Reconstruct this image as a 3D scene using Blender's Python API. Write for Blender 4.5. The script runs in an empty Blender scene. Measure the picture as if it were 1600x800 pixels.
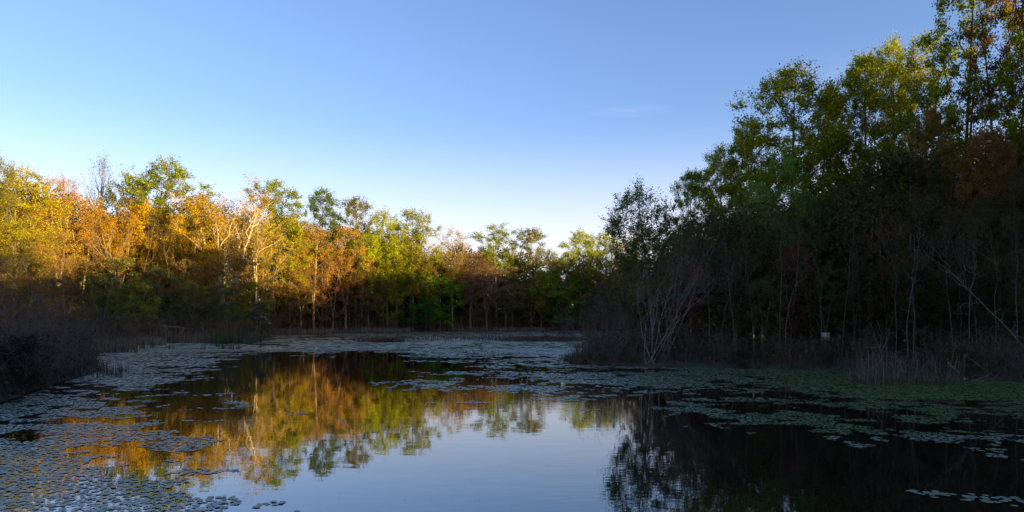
import bpy, math, numpy as np
from math import radians as R_
C = bpy.context.scene
COL = C.collection

# ------------------------------------------------------------------ camera
EYE = 2.0; F = 1067.0; HY = 500.0          # eye height above the water, focal length and horizon row of a 1600 px wide frame
cam = bpy.data.cameras.new('camera'); camo = bpy.data.objects.new('camera', cam); COL.objects.link(camo)
cam.sensor_width = 36; cam.lens = 24; cam.shift_y = (HY-400)/1600
cam.clip_end = 8000; camo.location = (0, 0, EYE); camo.rotation_euler = (math.pi/2, 0, 0)
C.camera = camo
# ------------------------------------------------------------------ sky and sun
SUN_EL, SUN_AZ = 7.2, 122.0                # azimuth clockwise from +Y: the sun stands low, right of and behind the camera
w = bpy.data.worlds.new('World'); C.world = w; w.use_nodes = True
nt = w.node_tree; nt.nodes.clear()
out = nt.nodes.new('ShaderNodeOutputWorld'); bg = nt.nodes.new('ShaderNodeBackground'); sky = nt.nodes.new('ShaderNodeTexSky')
sky.sky_type = 'NISHITA'; sky.sun_disc = False
sky.sun_elevation = R_(SUN_EL); sky.sun_rotation = R_(SUN_AZ)
sky.altitude = 0; sky.air_density = 1.0; sky.dust_density = 0.7; sky.ozone_density = 3.2
# two thin wisps of cirrus low in the sky
tc = nt.nodes.new('ShaderNodeTexCoord'); mp = nt.nodes.new('ShaderNodeMapping'); mp.inputs['Scale'].default_value = (5, 5, 30)
ns = nt.nodes.new('ShaderNodeTexNoise'); ns.inputs['Scale'].default_value = 2.2; ns.inputs['Detail'].default_value = 6
nt.links.new(tc.outputs['Generated'], mp.inputs['Vector']); nt.links.new(mp.outputs[0], ns.inputs['Vector'])
def vm(op, a, b=None):
    n = nt.nodes.new('ShaderNodeVectorMath'); n.operation = op; nt.links.new(a, n.inputs[0])
    if b: n.inputs[1].default_value = b
    return n
last = sky.outputs[0]
for dx, dz, sc_, amt in ((185, 326, (8, 8, 60), .10), (500, 385, (7, 7, 20), .06)):
    L_ = (dx*dx+1067*1067+dz*dz)**.5; a = vm('SUBTRACT', tc.outputs['Generated'], (dx/L_, 1067/L_, dz/L_)); b = vm('MULTIPLY', a.outputs[0], sc_); c = vm('LENGTH', b.outputs[0])
    r1 = nt.nodes.new('ShaderNodeMapRange'); r1.inputs['From Min'].default_value = 0; r1.inputs['From Max'].default_value = .55; r1.inputs['To Min'].default_value = 1; r1.inputs['To Max'].default_value = 0; nt.links.new(c.outputs['Value'], r1.inputs['Value'])
    r2 = nt.nodes.new('ShaderNodeMapRange'); r2.inputs['From Min'].default_value = .42; r2.inputs['From Max'].default_value = .72; r2.inputs['To Max'].default_value = amt; nt.links.new(ns.outputs['Fac'], r2.inputs['Value'])
    mu = nt.nodes.new('ShaderNodeMath'); mu.operation = 'MULTIPLY'; nt.links.new(r1.outputs[0], mu.inputs[0]); nt.links.new(r2.outputs[0], mu.inputs[1])
    mx = nt.nodes.new('ShaderNodeMixRGB'); mx.inputs['Color2'].default_value = (5, 4.8, 5, 1); nt.links.new(mu.outputs[0], mx.inputs['Fac']); nt.links.new(last, mx.inputs['Color1']); last = mx.outputs[0]
tn = nt.nodes.new('ShaderNodeMixRGB'); tn.blend_type = 'MULTIPLY'; tn.inputs[0].default_value = 1; tn.inputs[2].default_value = (1.13, .92, 1.0, 1)   # the camera's white balance
sx = nt.nodes.new('ShaderNodeSeparateXYZ'); nt.links.new(tc.outputs['Generated'], sx.inputs[0])
hr_ = nt.nodes.new('ShaderNodeMapRange'); hr_.interpolation_type = 'SMOOTHSTEP'; hr_.inputs['From Min'].default_value = 0; hr_.inputs['From Max'].default_value = .29; hr_.inputs['To Min'].default_value = .78; hr_.inputs['To Max'].default_value = 0; nt.links.new(sx.outputs['Z'], hr_.inputs['Value'])
hm = nt.nodes.new('ShaderNodeMixRGB'); hm.inputs['Color2'].default_value = (3.2, 3.5, 3.25, 1); nt.links.new(hr_.outputs[0], hm.inputs['Fac']); nt.links.new(last, hm.inputs['Color1']); last = hm.outputs[0]   # thin evening haze low in the sky
nt.links.new(last, tn.inputs[1]); nt.links.new(tn.outputs[0], bg.inputs['Color'])
bg.inputs['Strength'].default_value = 0.108
nt.links.new(bg.outputs[0], out.inputs[0])
sl = bpy.data.lights.new('sun', 'SUN'); so = bpy.data.objects.new('sun', sl); COL.objects.link(so)
sl.energy = 5.0; sl.angle = R_(0.5); sl.color = (1.0, 0.72, 0.28)
from mathutils import Vector
sd = Vector((math.sin(R_(SUN_AZ))*math.cos(R_(SUN_EL)), math.cos(R_(SUN_AZ))*math.cos(R_(SUN_EL)), math.sin(R_(SUN_EL))))
so.rotation_euler = sd.to_track_quat('Z', 'Y').to_euler(); so.location = sd*200
C.view_settings.view_transform = 'Standard'; C.view_settings.look = 'None'; C.view_settings.gamma = 1
C.view_settings.exposure = 1.85
C.render.engine = 'CYCLES'
cy = C.cycles; cy.max_bounces = 6; cy.diffuse_bounces = 2; cy.glossy_bounces = 2; cy.transmission_bounces = 3
cy.use_denoising = True; cy.sample_clamp_indirect = 6; cy.caustics_reflective = False; cy.caustics_refractive = False

# ------------------------------------------------------------------ helpers
def gx(px, d): return (px-800)/F*d                         # where column px of the frame lies at distance d
def dist(py): return EYE*F/(py-HY)                         # distance of the water line at row py
def hz(py, d): return EYE+(HY-py)/F*d                      # height of row py at distance d
def mesh_np(name, V, faces, mat=None, smooth=False):
    me = bpy.data.meshes.new(name); V = np.asarray(V, np.float32)
    me.vertices.add(len(V)); me.vertices.foreach_set('co', V.ravel())
    faces = [np.asarray(f, np.int32) for f in faces if len(f)]
    tot = np.concatenate([np.full(len(f), f.shape[1], np.int32) for f in faces])
    li = np.concatenate([f.ravel() for f in faces])
    me.loops.add(len(li)); me.loops.foreach_set('vertex_index', li)
    me.polygons.add(len(tot)); st = np.zeros(len(tot), np.int32); st[1:] = np.cumsum(tot)[:-1]
    me.polygons.foreach_set('loop_start', st); me.polygons.foreach_set('loop_total', tot)
    if smooth: me.polygons.foreach_set('use_smooth', np.ones(len(tot), bool))
    me.update(calc_edges=True)
    if mat: me.materials.append(mat)
    return me
def link(name, data, parent=None, loc=(0,0,0), color=None):
    o = bpy.data.objects.new(name, data); COL.objects.link(o); o.location = loc
    if parent: o.parent = parent
    if color: o.color = (*color, 1)
    return o
def tag(o, label, cat=None, group=None, kind=None):
    if label: o['label'] = label
    if cat: o['category'] = cat
    if group: o['group'] = group
    if kind: o['kind'] = kind
    return o
class MB:                                                   # gathers pieces of ONE mesh
    def __init__(s): s.V = []; s.F = {}; s.n = 0
    def add(s, V, F):
        V = np.asarray(V, float).reshape(-1, 3); F = np.asarray(F, int)
        s.V.append(V); s.F.setdefault(F.shape[1], []).append(F+s.n); s.n += len(V)
    def mesh(s, name, mat, smooth=False):
        return mesh_np(name, np.concatenate(s.V), [np.concatenate(f) for f in s.F.values()], mat, smooth)
    def tubes(s, P, Rr, k=5):
        P = np.asarray(P, float); Rr = np.asarray(Rr, float); B, n, _ = P.shape
        T = np.gradient(P, axis=1); T /= np.linalg.norm(T, axis=2, keepdims=True)+1e-9
        ref = np.where(np.abs(T[:, :1, 2:3]) > .85, np.array([[[1., .1, 0]]]), np.array([[[.05, .1, 1.]]]))
        U = np.cross(T, ref); U /= np.linalg.norm(U, axis=2, keepdims=True)+1e-9; W = np.cross(T, U)
        a = np.arange(k)*2*math.pi/k
        V = P[:, :, None]+Rr[:, :, None, None]*(np.cos(a)[None, None, :, None]*U[:, :, None]+np.sin(a)[None, None, :, None]*W[:, :, None])
        b, i, j = np.meshgrid(np.arange(B), np.arange(n-1), np.arange(k), indexing='ij')
        f = lambda i, j: (b*n+i)*k+j % k
        s.add(V, np.stack([f(i, j), f(i, j+1), f(i+1, j+1), f(i+1, j)], -1).reshape(-1, 4))
    def leaves(s, P, L, Wd, rng, flat=0.0):
        m = len(P); u = rng.normal(size=(m, 3)); u[:, 2] *= 1-flat; u /= np.linalg.norm(u, axis=1, keepdims=True)
        q = rng.normal(size=(m, 3)); q[:, 2] *= 1-flat; v = np.cross(u, np.cross(u, q)); v /= np.linalg.norm(v, axis=1, keepdims=True)+1e-9
        sc = rng.uniform(.6, 1.25, (m, 1)); u = u*L*.5*sc; v = v*Wd*.5*sc
        V = np.stack([P+u, P+v, P-u, P-v], 1)
        s.add(V, np.arange(4*m).reshape(m, 4))
    def blades(s, P, H, Wd, rng, lean=.25, top=None):       # thin bent blades: a triangle on a quad each
        m = len(P); az = rng.uniform(0, 6.283, m); d = np.stack([np.cos(az), np.sin(az), 0*az], 1); az2 = rng.uniform(0, 6.283, m)
        wv = np.stack([np.cos(az2), np.sin(az2), 0*az2], 1)*(Wd*.5)
        H = np.broadcast_to(H, (m,))[:, None]*rng.uniform(.55, 1.1, (m, 1)); ln = H*np.abs(rng.normal(0, lean, (m, 1)))
        up = np.array([[0, 0, 1.]])
        A, Bv = P-wv, P+wv; M1 = P+up*H*.6+d*ln*.35; T_ = P+up*H+d*ln
        s.add(np.stack([A, Bv, M1+wv*.8, M1-wv*.8, T_], 1).reshape(-1, 3), np.zeros((0, 3), int))
        n0 = s.n-5*m; k = np.arange(m)[:, None]*5+n0
        s.F.setdefault(4, []).append(k+np.array([[0, 1, 2, 3]])); s.F.setdefault(3, []).append(k+np.array([[3, 2, 4]]))
    def box(s, c, h, rot=0):
        V = np.array([[x, y, z] for x in (-1, 1) for y in (-1, 1) for z in (-1, 1)], float)*np.array(h)
        if rot: V = V@np.array([[math.cos(rot), math.sin(rot), 0], [-math.sin(rot), math.cos(rot), 0], [0, 0, 1]])
        s.add(V+np.array(c), [[0, 1, 3, 2], [4, 6, 7, 5], [0, 4, 5, 1], [2, 3, 7, 6], [0, 2, 6, 4], [1, 5, 7, 3]])

def vnoise(x, y, seed=0):                                   # smooth value noise in 0..1
    xi, yi = np.floor(x).astype(int), np.floor(y).astype(int); xf, yf = x-xi, y-yi
    def h(a, b):
        n = (a*374761393+b*668265263+seed*974634777) & 0xffffffff; n = ((n ^ (n >> 13))*1274126177) & 0xffffffff
        return ((n ^ (n >> 16)) & 0xffff)/65535.
    sx, sy = xf*xf*(3-2*xf), yf*yf*(3-2*yf)
    return (h(xi, yi)*(1-sx)+h(xi+1, yi)*sx)*(1-sy)+(h(xi, yi+1)*(1-sx)+h(xi+1, yi+1)*sx)*sy
def fbm(x, y, seed=0, o=4): return sum(vnoise(x*2**i, y*2**i, seed+i)*.5**i for i in range(o))/sum(.5**i for i in range(o))

# ------------------------------------------------------------------ materials
def newmat(name):
    m = bpy.data.materials.new(name); m.use_nodes = True; t = m.node_tree; t.nodes.clear()
    return m, t, t.nodes.new('ShaderNodeOutputMaterial')
def N(t, kind, **kw):
    n = t.nodes.new(kind)
    for k, v in kw.items():
        if k in n.inputs: n.inputs[k].default_value = v
        else: setattr(n, k, v)
    return n
def mat_leaf(name, trans=.45, var=.45):
    m, t, o = newmat(name); L = t.links.new
    oi = N(t, 'ShaderNodeObjectInfo'); g = N(t, 'ShaderNodeNewGeometry'); tcx = N(t, 'ShaderNodeTexCoord')
    no = N(t, 'ShaderNodeTexNoise'); no.inputs['Scale'].default_value = .45; no.inputs['Detail'].default_value = 2
    L(tcx.outputs['Object'], no.inputs['Vector'])
    v1 = N(t, 'ShaderNodeMapRange'); v1.inputs['To Min'].default_value = 1-var; v1.inputs['To Max'].default_value = 1+var
    L(g.outputs['Random Per Island'], v1.inputs['Value'])
    v2 = N(t, 'ShaderNodeMapRange'); v2.inputs['From Min'].default_value = .3; v2.inputs['From Max'].default_value = .7; v2.inputs['To Min'].default_value = .7; v2.inputs['To Max'].default_value = 1.3
    L(no.outputs['Fac'], v2.inputs['Value'])
    mu = N(t, 'ShaderNodeMath', operation='MULTIPLY'); L(v1.outputs[0], mu.inputs[0]); L(v2.outputs[0], mu.inputs[1])
    hr = N(t, 'ShaderNodeMapRange'); hr.inputs['To Min'].default_value = .465; hr.inputs['To Max'].default_value = .53
    fr = N(t, 'ShaderNodeMath', operation='FRACT'); m7 = N(t, 'ShaderNodeMath', operation='MULTIPLY'); m7.inputs[1].default_value = 17.3
    L(g.outputs['Random Per Island'], m7.inputs[0]); L(m7.outputs[0], fr.inputs[0]); L(fr.outputs[0], hr.inputs['Value'])
    hs = N(t, 'ShaderNodeHueSaturation'); L(oi.outputs['Color'], hs.inputs['Color']); L(mu.outputs[0], hs.inputs['Value']); L(hr.outputs[0], hs.inputs['Hue'])
    d = N(t, 'ShaderNodeBsdfPrincipled'); d.inputs['Roughness'].default_value = .6; d.inputs['Specular IOR Level'].default_value = .08
    tr = N(t, 'ShaderNodeBsdfTranslucent')
    L(hs.outputs[0], d.inputs['Base Color']); L(hs.outputs[0], tr.inputs['Color'])
    mi = N(t, 'ShaderNodeMixShader'); mi.inputs[0].default_value = trans; L(d.outputs[0], mi.inputs[1]); L(tr.outputs[0], mi.inputs[2]); L(mi.outputs[0], o.inputs[0])
    return m
def mat_bark(name):
    m, t, o = newmat(name); L = t.links.new
    oi = N(t, 'ShaderNodeObjectInfo'); tcx = N(t, 'ShaderNodeTexCoord'); mpp = N(t, 'ShaderNodeMapping'); mpp.inputs['Scale'].default_value = (6, 6, 1.2)
    no = N(t, 'ShaderNodeTexNoise'); no.inputs['Scale'].default_value = 1.5; no.inputs['Detail'].default_value = 5
    L(tcx.outputs['Object'], mpp.inputs[0]); L(mpp.outputs[0], no.inputs['Vector'])
    v = N(t, 'ShaderNodeMapRange'); v.inputs['From Min'].default_value = .3; v.inputs['From Max'].default_value = .7; v.inputs['To Min'].default_value = .45; v.inputs['To Max'].default_value = 1.35
    L(no.outputs['Fac'], v.inputs['Value'])
    hs = N(t, 'ShaderNodeHueSaturation'); L(oi.outputs['Color'], hs.inputs['Color']); L(v.outputs[0], hs.inputs['Value'])
    d = N(t, 'ShaderNodeBsdfPrincipled'); d.inputs['Roughness'].default_value = .9; L(hs.outputs[0], d.inputs['Base Color'])
    bp = N(t, 'ShaderNodeBump'); bp.inputs['Strength'].default_value = .6; bp.inputs['Distance'].default_value = .03; L(no.outputs['Fac'], bp.inputs['Height']); L(bp.outputs[0], d.inputs['Normal'])
    L(d.outputs[0], o.inputs[0]); return m
LEAF = mat_leaf('leaf'); BARK = mat_bark('bark'); REED = mat_leaf('dry_reed', .2, .5); PETAL = mat_leaf('petal', .3, .1)

def mat_water():
    m, t, o = newmat('pond_water'); L = t.links.new
    d = N(t, 'ShaderNodeBsdfPrincipled'); d.inputs['Base Color'].default_value = (.006, .006, .004, 1); d.inputs['Roughness'].default_value = .015
    d.inputs['IOR'].default_value = 3.2
    g = N(t, 'ShaderNodeTexCoord')
    m1 = N(t, 'ShaderNodeMapping'); m1.inputs['Scale'].default_value = (1.2, 2.6, 1)
    n1 = N(t, 'ShaderNodeTexNoise'); n1.inputs['Scale'].default_value = 1.1; n1.inputs['Detail'].default_value = 3
    L(g.outputs['Object'], m1.inputs[0]); L(m1.outputs[0], n1.inputs['Vector'])
    m2 = N(t, 'ShaderNodeMapping'); m2.inputs['Location'].default_value = (-1.2, -4.5, 0)
    wv = N(t, 'ShaderNodeTexWave', wave_type='RINGS', rings_direction='SPHERICAL'); wv.inputs['Scale'].default_value = 2.2; wv.inputs['Distortion'].default_value = 1.2; wv.inputs['Detail Scale'].default_value = .4
    L(g.outputs['Object'], m2.inputs[0]); L(m2.outputs[0], wv.inputs['Vector'])
    n3 = N(t, 'ShaderNodeTexNoise'); n3.inputs['Scale'].default_value = .09; L(g.outputs['Object'], n3.inputs['Vector'])
    r3 = N(t, 'ShaderNodeMapRange'); r3.inputs['From Min'].default_value = .48; r3.inputs['From Max'].default_value = .62; r3.inputs['To Max'].default_value = .22; L(n3.outputs['Fac'], r3.inputs['Value'])
    mm = N(t, 'ShaderNodeMath', operation='MULTIPLY'); L(wv.outputs['Fac'], mm.inputs[0]); L(r3.outputs[0], mm.inputs[1])
    ad = N(t, 'ShaderNodeMath', operation='ADD'); L(n1.outputs['Fac'], ad.inputs[0]); L(mm.outputs[0], ad.inputs[1])
    bp = N(t, 'ShaderNodeBump'); bp.inputs['Strength'].default_value = 1; bp.inputs['Distance'].default_value = .0012; L(ad.outputs[0], bp.inputs['Height']); L(bp.outputs[0], d.inputs['Normal'])
    L(d.outputs[0], o.inputs[0]); return m
def mat_pad():
    m, t, o = newmat('lily_pad'); L = t.links.new
    g = N(t, 'ShaderNodeNewGeometry'); oi = N(t, 'ShaderNodeObjectInfo'); cr = N(t, 'ShaderNodeValToRGB')
    ad = N(t, 'ShaderNodeMath', operation='ADD'); fr = N(t, 'ShaderNodeMath', operation='FRACT')
    L(g.outputs['Random Per Island'], ad.inputs[0]); L(oi.outputs['Random'], ad.inputs[1]); L(ad.outputs[0], fr.inputs[0]); L(fr.outputs[0], cr.inputs[0])
    e = cr.color_ramp.elements; e[0].color = (.12, .17, .11, 1); e[1].color = (.22, .29, .19, 1)
    x = e.new(.6); x.color = (.17, .235, .15, 1); x = e.new(.94); x.color = (.26, .19, .06, 1)
    d = N(t, 'ShaderNodeBsdfPrincipled'); d.inputs['Roughness'].default_value = .4; d.inputs['IOR'].default_value = 1.65
    mc = N(t, 'ShaderNodeMixRGB', blend_type='MULTIPLY'); mc.inputs[0].default_value = 1; L(cr.outputs[0], mc.inputs[1]); L(oi.outputs['Color'], mc.inputs[2]); L(mc.outputs[0], d.inputs['Base Color']); L(d.outputs[0], o.inputs[0]); return m
def mat_ground():
    m, t, o = newmat('marsh_soil'); L = t.links.new
    g = N(t, 'ShaderNodeTexCoord'); n1 = N(t, 'ShaderNodeTexNoise'); n1.inputs['Scale'].default_value = .8; n1.inputs['Detail'].default_value = 8
    L(g.outputs['Object'], n1.inputs['Vector']); cr = N(t, 'ShaderNodeValToRGB'); L(n1.outputs['Fac'], cr.inputs[0])
    e = cr.color_ramp.elements; e[0].position = .35; e[0].color = (.018, .014, .009, 1); e[1].position = .65; e[1].color = (.05, .038, .022, 1); x = e.new(.5); x.color = (.025, .032, .012, 1)
    d = N(t, 'ShaderNodeBsdfPrincipled'); d.inputs['Roughness'].default_value = .95; L(cr.outputs[0], d.inputs['Base Color'])
    bp = N(t, 'ShaderNodeBump'); bp.inputs['Distance'].default_value = .1; L(n1.outputs['Fac'], bp.inputs['Height']); L(bp.outputs[0], d.inputs['Normal'])
    L(d.outputs[0], o.inputs[0]); return m
WATER = mat_water(); PAD = mat_pad(); SOIL = mat_ground()
def plain(name, col, rough=.7):
    m, t, o = newmat(name); L = t.links.new
    n = N(t, 'ShaderNodeTexNoise'); n.inputs['Scale'].default_value = 9; n.inputs['Detail'].default_value = 4
    v = N(t, 'ShaderNodeMapRange'); v.inputs['To Min'].default_value = .6; v.inputs['To Max'].default_value = 1.3; L(n.outputs['Fac'], v.inputs['Value'])
    hs = N(t, 'ShaderNodeHueSaturation'); hs.inputs['Color'].default_value = (*col, 1); L(v.outputs[0], hs.inputs['Value'])
    d = N(t, 'ShaderNodeBsdfPrincipled'); d.inputs['Roughness'].default_value = rough; L(hs.outputs[0], d.inputs['Base Color']); L(d.outputs[0], o.inputs[0]); return m

# ------------------------------------------------------------------ the setting: ground and water
SHORE = np.array([(-9, 3), (-11, 12), (-12.3, 16.5), (-14.2, 21), (-16.3, 27), (-21, 34), (-26, 43), (-34, 52), (-33, 57), (-27, 60), (-23.4, 62), (-24, 70), (-36, 97),
    (-21, 112), (-8, 119), (0, 124), (20, 132), (15, 90), (11, 60), (10, 46), (5, 41), (2.6, 34), (3.2, 30.5), (6, 28.8), (10, 28), (14, 25.8), (16.4, 22), (19, 12), (16, 3)], float)
def pond(x, y):                                             # signed distance to the shore, positive on land
    x = np.asarray(x, float); y = np.asarray(y, float); ins = np.zeros(x.shape, bool); dm = np.full(x.shape, 1e9)
    for i in range(len(SHORE)):
        a, b = SHORE[i], SHORE[(i+1) % len(SHORE)]; e = b-a
        t = np.clip(((x-a[0])*e[0]+(y-a[1])*e[1])/(e@e), 0, 1); dm = np.minimum(dm, np.hypot(x-a[0]-t*e[0], y-a[1]-t*e[1]))
        c = ((a[1] > y) != (b[1] > y)) & (x < e[0]*(y-a[1])/(e[1] if e[1] else 1e-9)+a[0]); ins ^= c
    return np.where(ins, -dm, dm)
def gh(x, y):
    s = pond(x, y); n = fbm(np.asarray(x)*.35, np.asarray(y)*.35, 5)
    land = .10+.5*(1-np.exp(-np.maximum(s, 0)/14))+.25*(n-.5)*np.minimum(np.maximum(s, 0)/2, 1)+.09*np.clip(s-10, 0, 70)*np.clip((np.asarray(y)+5)/30, 0, 1)
    return np.where(s > 0, land*np.minimum(1, .1+s*2), np.maximum(-.9, s*.35))
a1 = np.concatenate([-np.geomspace(3200, 90, 16), np.linspace(-84, 84, 169), np.geomspace(90, 3200, 16)])
b1 = np.concatenate([-np.geomspace(3200, 34, 14), np.linspace(-30, 160, 191), np.geomspace(168, 3200, 16)])
X, Y = np.meshgrid(a1, b1); Z = gh(X, Y); nx, ny = len(a1), len(b1)
i, j = np.meshgrid(np.arange(ny-1), np.arange(nx-1), indexing='ij'); q = i*nx+j
tag(link('ground', mesh_np('ground', np.stack([X, Y, Z], -1).reshape(-1, 3), [np.stack([q, q+1, q+nx+1, q+nx], -1).reshape(-1, 4)], SOIL, True)),
    'dark marshy bank and forest floor round the pond', kind='structure')
tag(link('water', mesh_np('water', [(-60, -2, 0), (45, -2, 0), (45, 140, 0), (-60, 140, 0)], [[[0, 1, 2, 3]]], WATER)), 'still dark pond water mirroring sky and trees', kind='structure')

# ------------------------------------------------------------------ plant builders
UP = np.array([0, 0, 1.])
def level(rng, PP, PR, PL, cnt, t0, t1, ang, lf, n, up, wob, rr, env=None, gold=False, shrink=.6):
    B, m0, _ = PP.shape; idx = np.repeat(np.arange(B), cnt); m = len(idx)
    t = t0+(t1-t0)*(np.tile(np.arange(cnt), B)+rng.uniform(0, 1, m))/cnt
    f = t*(m0-1); k = np.minimum(f.astype(int), m0-2); fr = (f-k)[:, None]
    pos = PP[idx, k]*(1-fr)+PP[idx, k+1]*fr; pr = PR[idx, k]*(1-fr[:, 0])+PR[idx, k+1]*fr[:, 0]
    T = PP[idx, k+1]-PP[idx, k]; T /= np.linalg.norm(T, axis=1, keepdims=True)+1e-9
    az = np.arange(m)*2.39996+rng.normal(0, .35, m) if gold else rng.uniform(0, 6.283, m)
    rv = np.where(np.abs(T[:, 2:3]) > .9, np.array([[1., 0, 0]]), UP[None]); U = np.cross(T, rv); U /= np.linalg.norm(U, axis=1, keepdims=True)+1e-9; W = np.cross(T, U)
    if callable(ang): a = ang(t)+rng.normal(0, 6, m)
    else: a = rng.uniform(*ang, m)
    a = np.radians(a)[:, None]; D = np.cos(a)*T+np.sin(a)*(np.cos(az)[:, None]*U+np.sin(az)[:, None]*W)
    ln = (env(t)/np.maximum(np.sin(a[:, 0]), .5) if env is not None else PL[idx]*(1-shrink*t))*rng.uniform(*lf, m)
    s = np.linspace(0, 1, n)[None, :, None]; Lm = ln[:, None, None]
    P = pos[:, None]+D[:, None]*Lm*s+UP*up*Lm*s**2
    P = P+np.cumsum(rng.normal(0, wob, (m, n, 3))*(s > 0), 1)*Lm
    r0 = np.minimum(pr*.75, rr*ln); Rr = r0[:, None]*np.linspace(1, .28, n)[None]
    return P, Rr, ln
def make_tree(seed, H=20, base=.35, Rad=3.6, lo=55, hi=25, prim=26, sec=8, twig=5, lv=5, ls=.24, lw=.6, spread=.28, up=.25, lean=0., r0=.24, stems=1, fork=.0, fan=0., wob=.035,
              envf=None, secA=(25, 60), bare=0., upt=.35, twig_r=.0035, dead=0, flat=0., tipr=None, crook=.02):
    rng = np.random.default_rng(seed)
    n = 12; s = np.linspace(0, 1, n); TP, TR, TL = [], [], []
    for q in range(stems):
        az = q*2*math.pi/stems+rng.uniform(-.5, .5); f = fan*rng.uniform(.55, 1.2) if stems > 1 else 0; hh = H*(1 if q == 0 else rng.uniform(.7, 1))
        s2 = np.clip((s-fork)/(1-fork+1e-9), 0, 1) if stems > 1 else s
        off = f*H*(s2**.8 if fan > .15 else s2**1.1)
        P = np.stack([np.cos(az)*off+lean*H*s**1.3, np.sin(az)*off, hh*s], 1)
        wb = np.cumsum(rng.normal(0, crook*H/n*2, (n, 3)), 0)*s[:, None]; wb[:, 2] *= .2; P += wb
        if fork == 0 and stems > 1: P[:, :2] += rng.normal(0, .03*H*min(1, fan*3), 2)*(1-s[:, None]*.5)
        TP.append(P); TR.append(r0*(1 if q == 0 else .8)*((1-s)**.75*.93+.05)*(1+.5*np.exp(-s*22))); TL.append(hh)
    TP, TR, TL = np.array(TP), np.array(TR), np.array(TL)
    wood = MB(); wood.tubes(TP, TR, 8 if r0 > .12 else 5)
    env = envf or (lambda t: Rad*np.sin(math.pi*np.clip(.2+.73*(t-base)/(1-base), 0, 1)))
    angf = lambda t: lo+(hi-lo)*(t-base)/(1-base)
    P1, R1, L1 = level(rng, TP, TR, TL, prim//stems, base, .985, angf, (.8, 1.12), 7, up, wob, .035, env, True)
    wood.tubes(P1, R1, 5)
    P2, R2, L2 = level(rng, P1, R1, L1, sec, .2, .98, secA, (.35, .7), 5, upt, wob*1.3, .015)
    wood.tubes(P2, R2, 3)
    P3, R3, L3 = level(rng, P2, R2, L2, twig, .15, 1, (20, 60), (.35, .8), 3, upt, wob*1.5, .011)
    wood.tubes(P3, np.maximum(R3, twig_r), 3)
    if dead:
        Pd, Rd, Ld = level(rng, TP, TR, TL, dead, .12, base+.1, (60, 100), (.05, .13), 5, -.05, .08, .02); wood.tubes(Pd, Rd, 3)
        Pe, Re, Le = level(rng, Pd, Rd, Ld, 4, .3, 1, (25, 60), (.4, .7), 3, 0, .08, .02); wood.tubes(Pe, Re, 3)
    # leaves sit in clusters on the twigs; whole twigs stay bare here and there
    m = len(P3); keep = rng.uniform(size=m) > bare; P3k = P3[keep]; idx = np.repeat(np.arange(len(P3k)), lv); t = rng.uniform(.3, 1.05, len(idx))[:, None]
    pos = P3k[idx, 0]*(1-t)+P3k[idx, 2]*t+rng.normal(0, 1, (len(idx), 3))*spread*np.array([1, 1, .8])
    lf = MB(); lf.leaves(pos, ls, ls*lw, rng, flat)
    c = np.median(pos[:, :2], 0); wd = 2*np.percentile(np.hypot(*(pos[:, :2]-c).T), 92); top = np.percentile(pos[:, 2], 99.5)
    return wood.mesh('trunk', BARK, True), lf.mesh('crown', LEAF), wd, top
def domed(Rr, base, p=.5):
    def f(t):
        u = (t-base)/(1-base); return Rr*np.where(u < .55, .5+.5*np.sin(math.pi/2*u/.55), np.sqrt(np.clip(1-((u-.55)/.5)**2, .1, 1)))
    return f
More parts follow.
